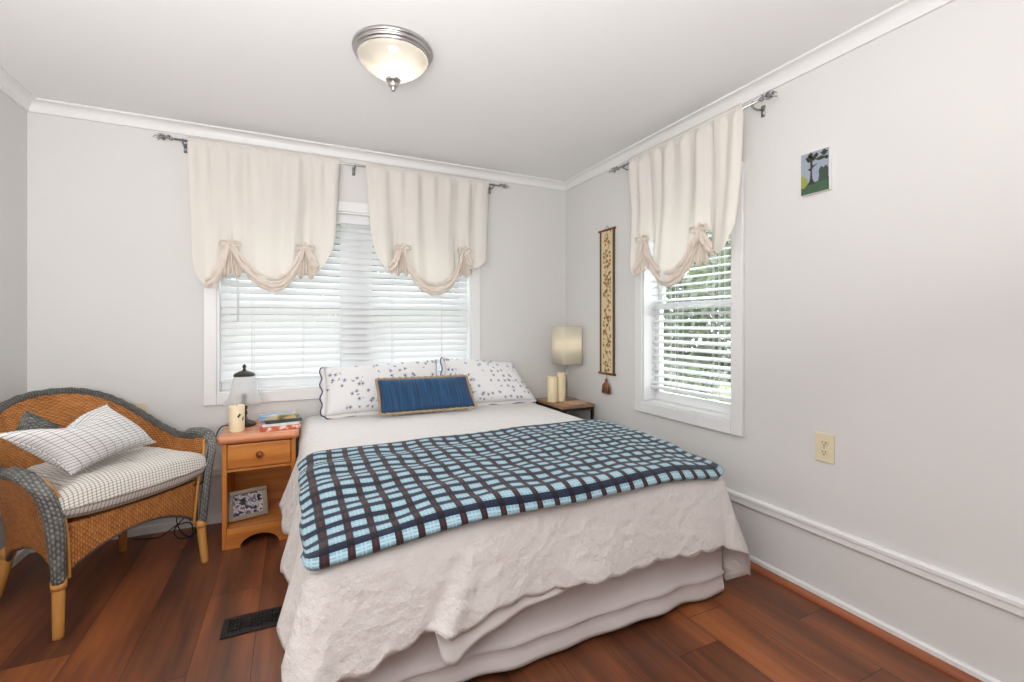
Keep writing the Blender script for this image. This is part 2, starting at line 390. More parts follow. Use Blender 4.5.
def holed(T, a0, a1, h0, h1, z0, z1):
    g = G(); mbox(g, T, a0, h0, -TH, 0, 0, ZC); mbox(g, T, h1, a1, -TH, 0, 0, ZC); mbox(g, T, h0, h1, -TH, 0, 0, z0); mbox(g, T, h0, h1, -TH, 0, z1, ZC); return g
struct(obj('wall_back', holed(MB_, XL, XR, B0, B1, BZ0, BZ1), M['wall'], smooth=False))
struct(obj('wall_right', holed(MR_, YF, YB, R0, R1, RZ0, RZ1), M['wall'], smooth=False))
struct(obj('wall_left', G().box(XL - TH, XL, YF, YB, 0, ZC), M['wall'], smooth=False))
g = G().box(XL, XR, YF - TH, YF, 0, ZC)
struct(obj('wall_front', g, M['rear'], smooth=False))

def moulding(name, prof, T, a0, a1, m, mit0=0, mit1=0, n_smooth=False):
    """profile points (d, z) swept along a; mit = +1/-1 mitre into the corner"""
    vs = [T(a0 + d * mit0, d, z) for d, z in prof] + [T(a1 - d * mit1, d, z) for d, z in prof]; n = len(prof)
    fs = [(i, (i + 1) % n, (i + 1) % n + n, i + n) for i in range(n)] + [tuple(range(n))[::-1], tuple(range(n, 2 * n))]
    return struct(obj(name, G().add(vs, fs), m, smooth=n_smooth))
C0 = ZC - .061
crown = [(0, C0), (.012, C0), (.014, C0 + .010)] + [(.014 + .036 * (1 - math.cos(t)), C0 + .012 + .038 * math.sin(t)) for t in [k * PI / 12 for k in range(1, 7)]] + [(.056, C0 + .052), (.056, ZC), (0, ZC)]
rail = [(0, .283), (.012, .283), (.016, .288), (.016, .312), (.022, .316), (.022, .329), (.014, .335), (0, .335)]
base = [(0, 0), (.014, 0), (.014, .040), (.009, .046), (0, .046)]
for nm, prof, mm in (('crown', crown, M['trim']), ('rail', rail, M['trim']), ('base', base, M['trim'])):
    k = {'crown': ('trim_1', 'trim_2', 'trim_3'), 'rail': ('trim_4', 'trim_5', 'trim_6'), 'base': ('baseboard_back', 'baseboard_right', 'baseboard_left')}[nm]
    moulding(k[0], prof, MB_, XL, XR, mm, 1, 1); moulding(k[1], prof, MR_, YF, YB, mm, 0, 1); moulding(k[2], prof, ML_, YF, YB, mm, 0, 1)
q = [(.014, 0)] + [(.014 + .024 * math.cos(t), .024 * math.sin(t)) for t in [k * PI / 12 for k in range(0, 7)]]
moulding('trim_7', q, MR_, YF, YB - .02, M['shoe'])

# ------------------------------------------------------------------ windows
def window(name, T, a0, a1, z0, z1, units, cw=.066):
    c = T((a0 + a1) / 2, 0, z0); e = struct(empty(name, c))
    g = G()
    for (p0, p1, y0, y1) in ((a0 - cw, a0, z0 - cw, z1 + cw), (a1, a1 + cw, z0 - cw, z1 + cw), (a0, a1, z0 - cw, z0), (a0, a1, z1, z1 + cw)): mbox(g, T, p0, p1, 0, .020, y0, y1)
    obj('casing', g, M['trim'], e, bevel=.004)
    g = G(); jd = .012
    mbox(g, T, a0, a0 + jd, -TH, .006, z0, z1); mbox(g, T, a1 - jd, a1, -TH, .006, z0, z1); mbox(g, T, a0 + jd, a1 - jd, -TH, .006, z1 - jd, z1); mbox(g, T, a0 + jd, a1 - jd, -TH, .006, z0, z0 + jd)
    obj('jamb', g, M['trim'], e, bevel=.002)
    edges = []; n = units; mull = .13; ww = ((a1 - a0) - 2 * jd - mull * (n - 1)) / n
    for k in range(n): x0 = a0 + jd + k * (ww + mull); edges.append((x0, x0 + ww))
    for k in range(n - 1):
        g = G(); mbox(g, T, edges[k][1], edges[k + 1][0], -TH, -.085, z0 + jd, z1 - jd); obj('mullion', g, M['vinyl'], e, bevel=.004)
    zm = (z0 + z1) / 2 - .01; sw = .04
    for (x0, x1) in edges:
        for lo, hi, dd in ((z0 + jd, zm + .02, -.115), (zm - .02, z1 - jd, -.145)):
            g = G()
            mbox(g, T, x0, x0 + sw, dd, dd + .028, lo, hi); mbox(g, T, x1 - sw, x1, dd, dd + .028, lo, hi)
            mbox(g, T, x0 + sw, x1 - sw, dd, dd + .028, lo, lo + sw * (1.4 if lo < zm - .1 else 1)); mbox(g, T, x0 + sw, x1 - sw, dd, dd + .028, hi - sw, hi)
            s_ = obj('sash', g, M['vinyl'], e, bevel=.003)
            g = G(); mbox(g, T, x0 + sw - .004, x1 - sw + .004, dd + .011, dd + .017, lo + sw - .004, hi - sw + .004)
            pn = obj('pane', g, M['glass'], e, smooth=False)
    return e
window('window_1', MB_, B0, B1, BZ0, BZ1, 2)
window('window_2', MR_, R0, R1, RZ0, RZ1, 1)

# ------------------------------------------------------------------ blinds
def blind(T, a0, a1, ztop, zbot, dc, tilt, label, wand_a, cords, pitch=.0435, hw=.0245, wand_len=.5):
    e = empty('window_blind', T((a0 + a1) / 2, dc, zbot)); tag(e, label, 'blind')
    g = G(); mbox(g, T, a0, a1, dc - .024, dc + .024, ztop - .045, ztop); obj('headrail', g, M['slat'], e, bevel=.003)
    g = G(); mbox(g, T, a0 - .002, a1 + .002, dc + .025, dc + .031, ztop - .062, ztop); obj('valance', g, M['slat'], e, bevel=.002)
    g = G(); mbox(g, T, a0, a1, dc - .024, dc + .024, zbot, zbot + .020); obj('bottom_rail', g, M['slat'], e, bevel=.004)
    g = G(); z = zbot + .045; ct, st = math.cos(tilt), math.sin(tilt)
    rnd = random.Random(5)
    while z < ztop - .06:
        jit = rnd.uniform(-.03, .03); ct, st = math.cos(tilt + jit), math.sin(tilt + jit)
        pr = []
        for q_, top in [(k / 4, 1) for k in range(5)] + [(k / 4, 0) for k in range(4, -1, -1)]:
            x = (q_ - .5) * 2 * hw; y = .003 * (1 - (2 * q_ - 1) ** 2) + (.0012 if top else -.0012)
            pr.append((x * ct - y * st, x * st + y * ct))
        n = len(pr); vs = [T(a0 + .003, dc + d, z + zz) for d, zz in pr] + [T(a1 - .003, dc + d, z + zz) for d, zz in pr]
        g.add(vs, [(i, (i + 1) % n, (i + 1) % n + n, i + n) for i in range(n)] + [tuple(range(n))[::-1], tuple(range(n, 2 * n))]); z += pitch
    obj('slats', g, M['slat'], e, smooth=False)
    for c in cords:
        g = G(); 
        for dd in (-hw * ct - .002, hw * ct + .002): g.tube([T(c, dc + dd, zbot + .015), T(c, dc + dd, ztop - .04)], .0012, 5)
        g.tube([T(c + .012, dc, zbot + .015), T(c + .012, dc, ztop - .04)], .001, 5)
        obj('lift_cord', g, M['slat'], e)
    g = G(); g.tube([T(wand_a, dc + .036, ztop - .06), T(wand_a, dc + .036, ztop - .06 - wand_len)], .0042, 8); obj('tilt_wand', g, M['vinyl'], e)
    return e
blind(MB_, B0 + .014, B1 - .014, BZ1 - .013, .838, -.045, math.radians(-57), 'wide white slatted blind tilted shut in the double window behind the bed', -.315, (-.24, .05, .28, .62, .98), wand_len=.66)
blind(MR_, R0 + .014, R1 - .014, RZ1 - .013, .775, -.075, math.radians(-22), 'white slatted blind with open slats in the single window facing the trees', 2.2, (1.76, 1.80, 2.06, 2.12), pitch=.0435, hw=.0225)

# ------------------------------------------------------------------ curtain rods
def finial(g, T, a, d, z, sg):
    g.lathe([(0, 0)], T(a, d, z))
    pts = []
    for k in range(26):
        t = k / 25; pts.append(T(a + sg * (.02 + .075 * t), d + .014 * math.sin(t * 9), z + .014 * math.cos(t * 9) * (1 - .5 * t)))
    g.tube(pts, [.005 * (1 - .6 * k / 25) for k in range(26)], 6)
    for k, ang in enumerate((.7, -.7, 2.2, -2.2)):
        b = Vector(T(a + sg * (.03 + .012 * (k % 2)), d, z)); tip = Vector(T(a + sg * (.07 + .01 * (k // 2)), d + .022 * math.sin(ang), z + .02 * math.cos(ang)))
        g.tube([b, b.lerp(tip, .5) + Vector((0, 0, .006)), tip], [.003, .006, .0015], 6)
    g.sph(T(a + sg * .015, d, z), .011, 10)
def rod(T, a0, a1, z, d, brackets, label):
    e = empty('curtain_rod', T((a0 + a1) / 2, d, z)); tag(e, label, 'curtain rod')
    obj('rod', G().tube([T(a0, d, z), T(a1, d, z)], .0065, 10), M['steel'], e)
    for a, sg in ((a0, -1), (a1, 1)):
        g = G(); finial(g, T, a, d, z, sg); obj('finial', g, M['pewter'], e)
    for a in brackets:
        g = G(); g.tube([T(a, .006, z - .012), T(a, d * .6, z - .020), T(a, d, z - .012)], .005, 8)
        g.tube([T(a, d + .012 * math.cos(t), z + .012 * math.sin(t)) for t in [PI * (.6 + 1.2 * k / 10) for k in range(11)]], .0035, 6)
        mbox(g, T, a - .009, a + .009, 0, .007, z - .045, z + .008)
        obj('bracket', g, M['pewter'], e)
ZR = 2.240
rod(MB_, -.615, 1.385, ZR, .085, (-.575, .360, 1.352), 'long nickel curtain rod with leafy finials above the double window')
rod(MR_, 1.425, 2.44, ZR - .003, .085, (1.46, 2.40), 'short nickel curtain rod with leafy finials above the single window')

# ------------------------------------------------------------------ tie-up curtains
def curtain(T, top, hem, ties, bands, label, seed, d0=.095):
    """top = (a0, a1); hem = [(a, z)...] from one side to the other; ties = [(a, z)...]; bands = rolled hems"""
    rnd = random.Random(seed); a0, a1 = top; h0, h1 = hem[0][0], hem[-1][0]; ztop = ZR + .022
    e = empty('tie_up_curtain', T((a0 + a1) / 2, d0, ZR)); tag(e, label, 'curtain')
    hs = spline(hem, 6); sg = 1 if a1 > a0 else -1
    def hz(a): return interp([(sg * p, z) for p, z in hs], sg * a)
    ph = [rnd.uniform(0, 6.28) for _ in range(8)]
    tl = []
    def face(u, v):
        ab = lerp(h0, h1, u); at = lerp(a0, a1, u); zb = hz(ab)
        vv = v
        a = lerp(at, ab, vv ** 1.2); z = lerp(ztop, zb, vv)
        depth = ztop - z
        f = .016 * math.sin(u * 2 * PI * 7.3 + ph[0] + .6 * math.sin(u * 9 + ph[1])) * math.exp(-depth / .5)
        f += .010 * math.sin(u * 2 * PI * 4.1 + ph[2] + .8 * math.sin(u * 5 + ph[3])) * min(1, depth / .2)
        f += .006 * math.sin(u * 2 * PI * 17 + ph[4] + 2 * math.sin(u * 7)) * math.exp(-depth / .16)
        near = 0
        for ta, tz in ties:
            da = abs(a - ta); dz = z - tz
            near = max(near, math.exp(-(da / .05) ** 2) * math.exp(-(max(0, dz) / .28)))
            f += .006 * math.sin((a - ta) * 160) * math.exp(-(da / .07) ** 2) * math.exp(-(max(0, dz) / .10) ** 2)
        low = sstep(.35, 1.0, depth / .83)
        f += .045 * low * (1 - near) - .02 * near
        f *= sstep(.01, .07, depth)
        return T(a, d0 + f, z)
    g = G().grid(110, 44, face); obj('panel', g, M['curtain'], e, solid=.002)
    # rod-pocket ruffle
    def ruf(u, v): 
        a = lerp(a0, a1, u); s = math.sin(u * 2 * PI * 19 + ph[5]) * .004
        ang = lerp(-PI * .1, PI * 1.1, v); return T(a, .085 + (.0115 + s * .4) * math.cos(ang), ZR + .004 + (.014 + s) * math.sin(ang))
    obj('rod_pocket', G().grid(120, 8, ruf), M['curtain'], e, solid=.002)
    g = G()
    for bd in bands:
        P = spline(bd, 8); N = len(P)
        for k in range(4):
            pts = []; rr = []
            for i, (a, z) in enumerate(P):
                t = i / (N - 1); wdt = .010 + .013 * math.sin(PI * min(1, max(0, t))) ** .7
                pts.append(T(a, d0 + .035 + .012 * (k % 2) + .004 * math.sin(i * .9 + k * 2), z + (k - .6) * wdt * .95 + .003 * math.sin(i * 1.3 + k)))
                rr.append(.0065 + .0045 * math.sin(PI * t) + .0015 * math.sin(i * 1.1 + k))
            g.tube(pts, rr, 7, flat=1.3)
    obj('gathered_hem', g, M['curtain_hem'], e)
    for ta, tz in ties:
        g = G()
        g.sph(T(ta, d0 + .048, tz - .006), .013, 10)
        for s_ in (-1, 1):
            g.tube([T(ta + s_ * x, d0 + .05 + y, tz + zz) for x, y, zz in ((0, 0, 0), (.025, .01, .014), (.048, .012, .010), (.052, .008, -.008), (.03, .004, -.012), (0, 0, -.004))], [.004, .009, .010, .009, .008, .004], 8, flat=.5)
            g.tube([T(ta + s_ * x, d0 + .048, tz + zz) for x, zz in ((0, -.005), (.012, -.04), (.022, -.085))], [.004, .008, .010], 6, flat=.4)
        obj('tie', g, M['curtain_hem'], e)
        # little fan of pleats under the tie
        def fan(u, v, ta=ta, tz=tz):
            spread_ = .012 + .040 * v; x = (u - .5) * 2 * spread_
            return T(ta + x + .012 * v, d0 + .04 + .010 * math.sin(u * 2 * PI * 4.5) * (.3 + v) - .02 * v, tz - .01 - (.17 + .015 * math.sin(u * 11)) * v)
        obj('pleat_fan', G().grid(40, 10, fan), M['curtain_hem'], e, solid=.002)
    return e
curtain(MB_, (-.551, .265), [(-.523, 1.62), (-.505, 1.48), (-.456, 1.405), (-.395, 1.425), (-.36, 1.55), (-.337, 1.665), (-.30, 1.575), (-.25, 1.49), (-.198, 1.445), (-.108, 1.408), (-.025, 1.465), (.03, 1.58), (.059, 1.672), (.085, 1.60), (.12, 1.52), (.165, 1.56), (.215, 1.66), (.241, 1.765)],
        [(-.337, 1.662), (.059, 1.668)],
        [[(-.337, 1.66), (-.29, 1.555), (-.198, 1.45), (-.108, 1.413), (-.025, 1.47), (.035, 1.59), (.059, 1.665)], [(-.337, 1.66), (-.37, 1.55), (-.41, 1.45), (-.456, 1.415)], [(.059, 1.665), (.09, 1.58), (.13, 1.53)]],
        'left cream tie-up curtain above the nightstand side of the double window', 3)
curtain(MB_, (.426, 1.313), [(.458, 1.79), (.49, 1.65), (.555, 1.55), (.60, 1.55), (.635, 1.64), (.656, 1.715), (.69, 1.62), (.73, 1.53), (.80, 1.45), (.872, 1.412), (.95, 1.43), (1.018, 1.487), (1.07, 1.62), (1.094, 1.725), (1.115, 1.66), (1.15, 1.60), (1.20, 1.60), (1.25, 1.63), (1.273, 1.66)],
        [(.656, 1.712), (1.094, 1.722)],
        [[(.656, 1.71), (.70, 1.585), (.78, 1.465), (.872, 1.418), (.96, 1.44), (1.03, 1.51), (1.075, 1.63), (1.094, 1.72)], [(.656, 1.71), (.63, 1.63), (.60, 1.56), (.57, 1.55)], [(1.094, 1.72), (1.12, 1.65), (1.16, 1.605)]],
        'right cream tie-up curtain on the double window, nearer the room corner', 11)
curtain(MR_, (1.503, 2.327), [(1.525, 1.68), (1.56, 1.58), (1.60, 1.545), (1.65, 1.56), (1.69, 1.62), (1.716, 1.69), (1.75, 1.61), (1.80, 1.53), (1.87, 1.45), (1.947, 1.422), (2.02, 1.46), (2.083, 1.53), (2.12, 1.63), (2.142, 1.712), (2.165, 1.62), (2.20, 1.52), (2.241, 1.488), (2.275, 1.56), (2.288, 1.78)],
        [(1.716, 1.69), (2.142, 1.708)],
        [[(1.716, 1.69), (1.76, 1.59), (1.84, 1.475), (1.947, 1.428), (2.04, 1.475), (2.10, 1.58), (2.142, 1.705)], [(1.716, 1.69), (1.69, 1.60), (1.64, 1.55)], [(2.142, 1.705), (2.17, 1.60), (2.22, 1.50)]],
        'cream tie-up curtain on the single window in the right wall', 23)

# ------------------------------------------------------------------ ceiling light
LC = (.379, 1.965, ZC)
e = empty('ceiling_light', LC); tag(e, 'round nickel ceiling light with a frosted glass dome and small finial', 'ceiling light')
obj('pan', G().lathe([(.02, 0), (.158, 0), (.165, -.004), (.167, -.014), (.163, -.019), (.158, -.020), (.160, -.025), (.159, -.031), (.153, -.034), (.150, -.034), (.151, -.040), (.147, -.044), (.142, -.040), (.138, -.034)], LC, 64), M['steel'], e)
dome = [(.145, -.036), (.146, -.044), (.140, -.056), (.126, -.072), (.106, -.089), (.080, -.106), (.050, -.120), (.020, -.128), (.004, -.129)]
obj('glass_dome', G().lathe(dome, LC, 56), M['dome'], e, sub=1)
obj('finial', G().lathe([(.002, -.122), (.028, -.125), (.032, -.132), (.028, -.139), (.018, -.143), (.013, -.147), (.019, -.151), (.020, -.157), (.013, -.164), (.008, -.168), (.010, -.172), (.006, -.179), (0, -.181)], LC, 24), M['steel'], e)
l = bpy.data.lights.new('dome_bulb', 'POINT'); l.energy = LAMP_W; l.color = (1, .93, .84); l.shadow_soft_size = .02
lo = bpy.data.objects.new('dome_bulb', l); COL.objects.link(lo); lo.location = (LC[0] + .01, LC[1] - .02, ZC - .056)

# ------------------------------------------------------------------ bed
BX0, BX1, BYF, BZ = .025, 1.690, 1.345, .600
BE = (.87, 2.25, 0)
bed = empty('bed', BE); tag(bed, 'queen bed with a pale cotton bed skirt, standing under the double window', 'bed')
g = G().box(.09, 1.65, 1.43, 3.17, .34, .575); obj('mattress', g, M['ticking'], bed, bevel=.06, seg=5)
g = G().box(.09, 1.65, 1.44, 3.17, .14, .335); obj('box_spring', g, M['ticking'], bed, bevel=.02)
for x in (.15, 1.58):
    for y in (1.56, 3.06): obj('leg', G().lathe([(0, 0), (.022, 0), (.026, .14), (0, .14)], (x, y, 0), 16), M['black'], bed)
def perim(x0, x1, yf, yb, r, ns=None):
    """points ((x, y), outward normal, length) round left side - foot - right side"""
    out = []; L = 0
    def seg(p, q_, n, k):
        for i in range(k): out.append(((lerp(p[0], q_[0], i / k), lerp(p[1], q_[1], i / k)), n))
    seg((x0, yb), (x0, yf + r), (-1, 0), 70)
    for i in range(10): a = PI + PI / 2 * i / 10; out.append(((x0 + r + r * math.cos(a), yf + r + r * math.sin(a)), (math.cos(a), math.sin(a))))
    seg((x0 + r, yf), (x1 - r, yf), (0, -1), 110)
    for i in range(10): a = 1.5 * PI + PI / 2 * i / 10; out.append(((x1 - r + r * math.cos(a), yf + r + r * math.sin(a)), (math.cos(a), math.sin(a))))
    seg((x1, yf + r), (x1, yb), (1, 0), 70); out.append(((x1, yb), (1, 0)))
    res = []
    for i, (p, n) in enumerate(out):
        if i: L += math.dist(p, out[i - 1][0])
        res.append((p, n, L))
    return res
# bed skirt
PS = perim(.075, 1.70, 1.405, 3.15, .02)
rings = [(0, .46), (0, .35), (.002, .25), (.004, .17), (.006, .115), (.016, .108), (.006, .098), (.010, .07), (.013, .045), (.014, .030)]
vs = []
for p, n, s in PS:
    for o_, z in rings:
        k = (0.46 - z) / .43; wv = (.010 * math.sin(s * 11 + 1.0) + .006 * math.sin(s * 27 + 2)) * k
        zz = z + (.007 * math.sin(s * 9 + .5) + .003 * math.sin(s * 23)) * k
        vs.append((p[0] + n[0] * (o_ + wv), p[1] + n[1] * (o_ + wv), zz))
nr = len(rings); g = G().add(vs, [(i * nr + j, i * nr + j + 1, (i + 1) * nr + j + 1, (i + 1) * nr + j) for i in range(len(PS) - 1) for j in range(nr - 1)])
obj('bed_skirt', g, M['skirt'], bed, solid=.004)
# bedspread: one surface from the middle of the bed out over the rim and down to the scalloped hem
HEM_FOOT = [(.0, .115), (.05, .185), (.09, .215), (.132, .232), (.19, .222), (.251, .254), (.32, .262), (.379, .292), (.42, .262), (.468, .256), (.53, .288), (.584, .305), (.77, .305), (1.08, .292), (1.222, .295), (1.382, .288), (1.596, .282), (1.64, .262), (1.70, .19)]
HEM_LEFT = [(1.345, .10), (1.39, .26), (1.45, .278), (1.75, .285), (2.3, .285), (3.2, .29)]
HEM_RIGHT = [(1.345, .16), (1.42, .06), (1.5, .09), (1.6, .19), (1.9, .25), (3.2, .28)]
def top_z(x, y):
    return BZ + .006 * math.sin(x * 5 + 1) * math.sin(y * 4) + .010 * (1 - ((x - .87) / .85) ** 2) - .006 * sstep(2.0, 1.35, y) - sstep(1.85, 1.36, y) * (.045 * sstep(.6, .03, x) + .03 * sstep(1.3, 1.71, x))
PB = perim(BX0, BX1, BYF, 3.19, .075)
cx, yspine = .87, 2.22
vs = []; inner = [1.0, .9, .78, .64, .5, .38, .28, .2]
rim = [(.13, 0.0), (.10, -.001), (.075, -.004), (.052, -.011), (.032, -.022), (.016, -.038), (.006, -.056), (.001, -.078)]
ND = 16; nr = len(inner) + len(rim) + ND
for p, n, s in PB:
    sp = (cx, max(yspine, p[1])); v_ = (sp[0] - p[0], sp[1] - p[1]); L = math.hypot(*v_)
    for k in inner:
        t = max(k, .14 / L) if k < .3 else k
        x, y = p[0] + v_[0] * t, p[1] + v_[1] * t; vs.append((x, y, top_z(x, y)))
    corner = abs(n[0]) * abs(n[1]) * 2
    for d_, dz in rim:
        t = d_ / L; x, y = p[0] + v_[0] * t, p[1] + v_[1] * t; vs.append((x, y, top_z(x, y) + dz))
    zs = top_z(*p) - .078
    if n[0] < -.7: hz = interp(HEM_LEFT, p[1])
    elif n[0] > .7: hz = interp(HEM_RIGHT, p[1])
    else: hz = interp(HEM_FOOT, p[0])
    hz += .006 - .017 * abs(math.sin(s * PI / .112)) ** .8
    for k in range(1, ND + 1):
        t = k / ND; z = lerp(zs, hz, t)
        fl = .030 * t + (.045 * corner * t)
        if n[0] < -.5: fl = (fl + .022 * t + .020 * t * math.sin(p[1] * 17 + .4) + .05 * t * math.exp(-((p[1] - 2.5) / .14) ** 2)) * (1 - .95 * sstep(2.58, 2.76, p[1]))
        if n[0] > .5: fl = (fl * 1.25 + .012 * t * math.sin(p[1] * 14)) * (1 - .95 * sstep(2.5, 2.74, p[1]))
        if abs(n[1]) > .7:
            fl += .007 * t * math.sin(p[0] * 13 + 1) + .003 * math.sin(p[0] * 31 + z * 9) * t
            fl += .022 * t * math.exp(-((p[0] - .41 - (1 - t) * .12) / .035) ** 2) - .014 * t * math.exp(-((p[0] - .35 - (1 - t) * .12) / .03) ** 2)
            fl += .010 * t * math.exp(-((p[0] - .9 + .3 * (1 - t)) / .09) ** 2)
        vs.append((p[0] + n[0] * fl, p[1] + n[1] * fl, z))
g = G().add(vs, [(i * nr + j, i * nr + j + 1, (i + 1) * nr + j + 1, (i + 1) * nr + j) for i in range(len(PB) - 1) for j in range(nr - 1)])
spread = obj('bedspread', g, M['spread'], origin=(.87, 2.25, BZ), solid=.006, weld=True)
tag(spread, 'white scalloped bedspread with raised pattern, draped over the bed', 'bedspread')
# sheet showing under the hem
def sheet_f(u, v):
    x = lerp(.375, .98, u); hb = interp([(.375, .29), (.40, .175), (.445, .158), (.53, .215), (.68, .262), (.98, .30)], x)
    z = lerp(.40, hb, v); return (x, BYF - .004 - .018 * v + .004 * math.sin(x * 30) * v + .012 * math.exp(-((x - .43) / .03) ** 2) * -v, z)
obj('folded_under_edge', G().grid(60, 12, sheet_f), M['sheet'], spread, solid=.003)

# plaid blanket over the foot of the bed
def bed_section(a, y, lift):
    """a = arc length across the bed measured from the centre line"""
    hw = (BX1 - BX0) / 2; r = .075; c = (BX0 + BX1) / 2; s = 1 if a > 0 else -1; b = abs(a); z0 = top_z(c + max(-hw + .05, min(hw - .05, a)), y) + lift
    flat = hw - r; arc = r * PI / 2
    if b <= flat: return c + a, z0
    if b <= flat + arc:
        t = (b - flat) / r; return c + s * (flat + (r + lift) * math.sin(t)), z0 - r + r * math.cos(t)
    return c + s * (hw + lift + .02 * (b - flat - arc) / .1), z0 - r - (b - flat - arc)
def blanket_f(u, v):
    al, ar = -.835, .812
    a = lerp(al, ar, u); yb = 2.175 + .05 * u + .008 * math.sin(u * 22); yf = BYF + .012 + .010 * math.sin(u * 8 + 1)
    s_ = min(u, 1 - u) * 1.7; rc = lerp(.07, .11, u); yf += rc * (1 - math.sqrt(max(0, 1 - max(0, 1 - s_ / rc) ** 2)))
    # past the foot the cloth turns down
    y = lerp(yb, yf - .03, v); lift = .016 + .004 * math.sin(u * 40 + v * 9) * math.sin(v * 13) + .005 * math.sin(v * 26 + u * 3) * (.4 + .6 * (1 - u))
    x, z = bed_section(a, y, lift)
    foot = BYF + .06
    if y < foot:
        t = (foot - y) / .07
        z -= .07 * (1 - math.cos(min(t, PI / 2))) + max(0, t - PI / 2) * .07; y = foot - (.07 + lift) * math.sin(min(t, PI / 2))
    return (x, y, z)
NU, NV = 25, 16
g = G().grid(150, 80, blanket_f, uvf=lambda u, v: (u * NU + .25 + .12 * math.sin(v * 5 + u * 2) * (1 - u * .7), v * NV + .66 + .10 * math.sin(u * 9)))
o = obj('plaid_blanket', g, M['plaid'], origin=(.87, 1.78, BZ + .016), solid=.016)
tag(o, 'blue and brown plaid fleece blanket spread across the foot of the bed', 'blanket')

# ------------------------------------------------------------------ pillows
def pillow_fn(Q, th, ex=3.0, pinch=.02, dent=0):
    BL, BR, TR, TL = [Vector(q_) for q_ in Q]; nrm = ((BR - BL).cross(TL - BL)).normalized()
    def f(u, v, side):
        p = BL * (1 - u) * (1 - v) + BR * u * (1 - v) + TR * u * v + TL * (1 - u) * v
        c = (BL + BR + TR + TL) / 4; a, b = abs(2 * u - 1), abs(2 * v - 1)
        k = ((1 - a ** ex) * (1 - b ** ex)); k = max(0, k) ** .55
        inw = pinch * ((1 - b ** 2) * a ** 6 + (1 - a ** 2) * b ** 6); d = (c - p); p = p + d * inw * 2
        return p + nrm * (side * th * k * (1 + .06 * math.sin(u * 13 + v * 7)))
    W = (BR - BL).length; Hh = (TL - BL).length
    return f, nrm, W, Hh
def pillow_g(Q, th, nu=36, nv=28, **k):
    f, nrm, W, Hh = pillow_fn(Q, th, **k); g = G()
    g.grid(nu, nv, lambda u, v: f(u, v, 1), us=W, vs_=Hh); g.grid(nu, nv, lambda u, v: f(1 - u, v, -1), us=W, vs_=Hh); return g, f, nrm, W, Hh
def edge_path(Q, sides, n=40, amp=.0, off=.0, freq=7, pinch=.02):
    f, nrm, W, Hh = pillow_fn(Q, 0, pinch=pinch); out = []
    c = sum((Vector(q_) for q_ in Q), Vector()) / 4
    for s in sides:
        for i in range(n + 1):
            t = i / n; u, v = {'L': (0, 1 - t), 'B': (t, 0), 'R': (1, t), 'T': (1 - t, 1)}[s]
            p = Vector(f(u, v, 0)); d = {'L': Vector(Q[0]) - Vector(Q[1]), 'R': Vector(Q[1]) - Vector(Q[0]), 'B': Vector(Q[0]) - Vector(Q[3]), 'T': Vector(Q[3]) - Vector(Q[0])}[s].normalized()
            w_ = math.sin(t * freq * 2 * PI) * amp * math.sin(PI * t) ** .3 if amp else 0
            out.append((p + d * (off * math.sin(PI * t) ** .25 + w_), (u, v)))
    return out
def flange(Q, sides, wd, amp, freq, n=40):
    g = G(); f, nrm, W, Hh = pillow_fn(Q, 0)
    for s in sides:
        E = edge_path(Q, s, n, amp, wd, freq); I = edge_path(Q, s, n, 0, -.01, 1)
        g.grid(n, 1, lambda u, v, E=E, I=I: (E if v > .5 else I)[int(round(u * n))][0])
    return g
def sham(Q, th, label, esides, wd):
    g, f, nrm, W, Hh = pillow_g(Q, th)
    o = obj('bed_pillow', g, M['flower'], origin=(Vector(Q[0]) + Vector(Q[1])) / 2, weld=True); tag(o, label, 'pillow')
    obj('pillowcase_border', flange(Q, esides, wd, .007, 3.5), M['sheet'], o, solid=.004)
    for s in esides:
        obj('wavy_edging', G().tube([p for p, _ in edge_path(Q, s, 60, .007, wd, 3.5)], .0042, 6), M['navy'], o, )
    return o
_obj = obj
def obj(name, g, mats, parent=None, origin=None, **k):     # children of a single-mesh thing: world geometry shifted to the parent's origin
    return _obj(name, g, mats, parent, origin, **k)
QL = [(.165, 3.035, .622), (.925, 3.055, .622), (.915, 3.150, .945), (.165, 3.145, .915)]
QR = [(.945, 3.065, .622), (1.655, 3.02, .618), (1.50, 3.145, .905), (.955, 3.150, .955)]
sham(QL, .068, 'blue-flowered white pillow with wavy navy edge, on the nightstand side of the bed', 'LB', .030)
sham(QR, .068, 'blue-flowered white pillow on the side of the bed away from the chair', 'LB', .024)
QB = [(.475, 2.865, .640), (1.095, 2.850, .640), (1.062, 2.955, .835), (.468, 2.968, .840)]
g, f, nrm, W, Hh = pillow_g(QB, .052, ex=2.6, pinch=.015)
o = obj('lumbar_pillow', g, M['blue'], origin=(.78, 2.86, .62), weld=True); tag(o, 'blue oblong cushion with a tan braided edge, in front of the flowered pillows', 'cushion')
pts = [p + Vector((0, 0, .003 * math.sin(i * 1.9))) for i, (p, _) in enumerate(edge_path(QB, 'LBRT', 46, 0, .006, 1, pinch=.015))]
obj('braided_edge', G().tube(pts, [.0085 + .002 * math.sin(i * 2.3) for i in range(len(pts))], 7, closed=True), M['braid'], o)

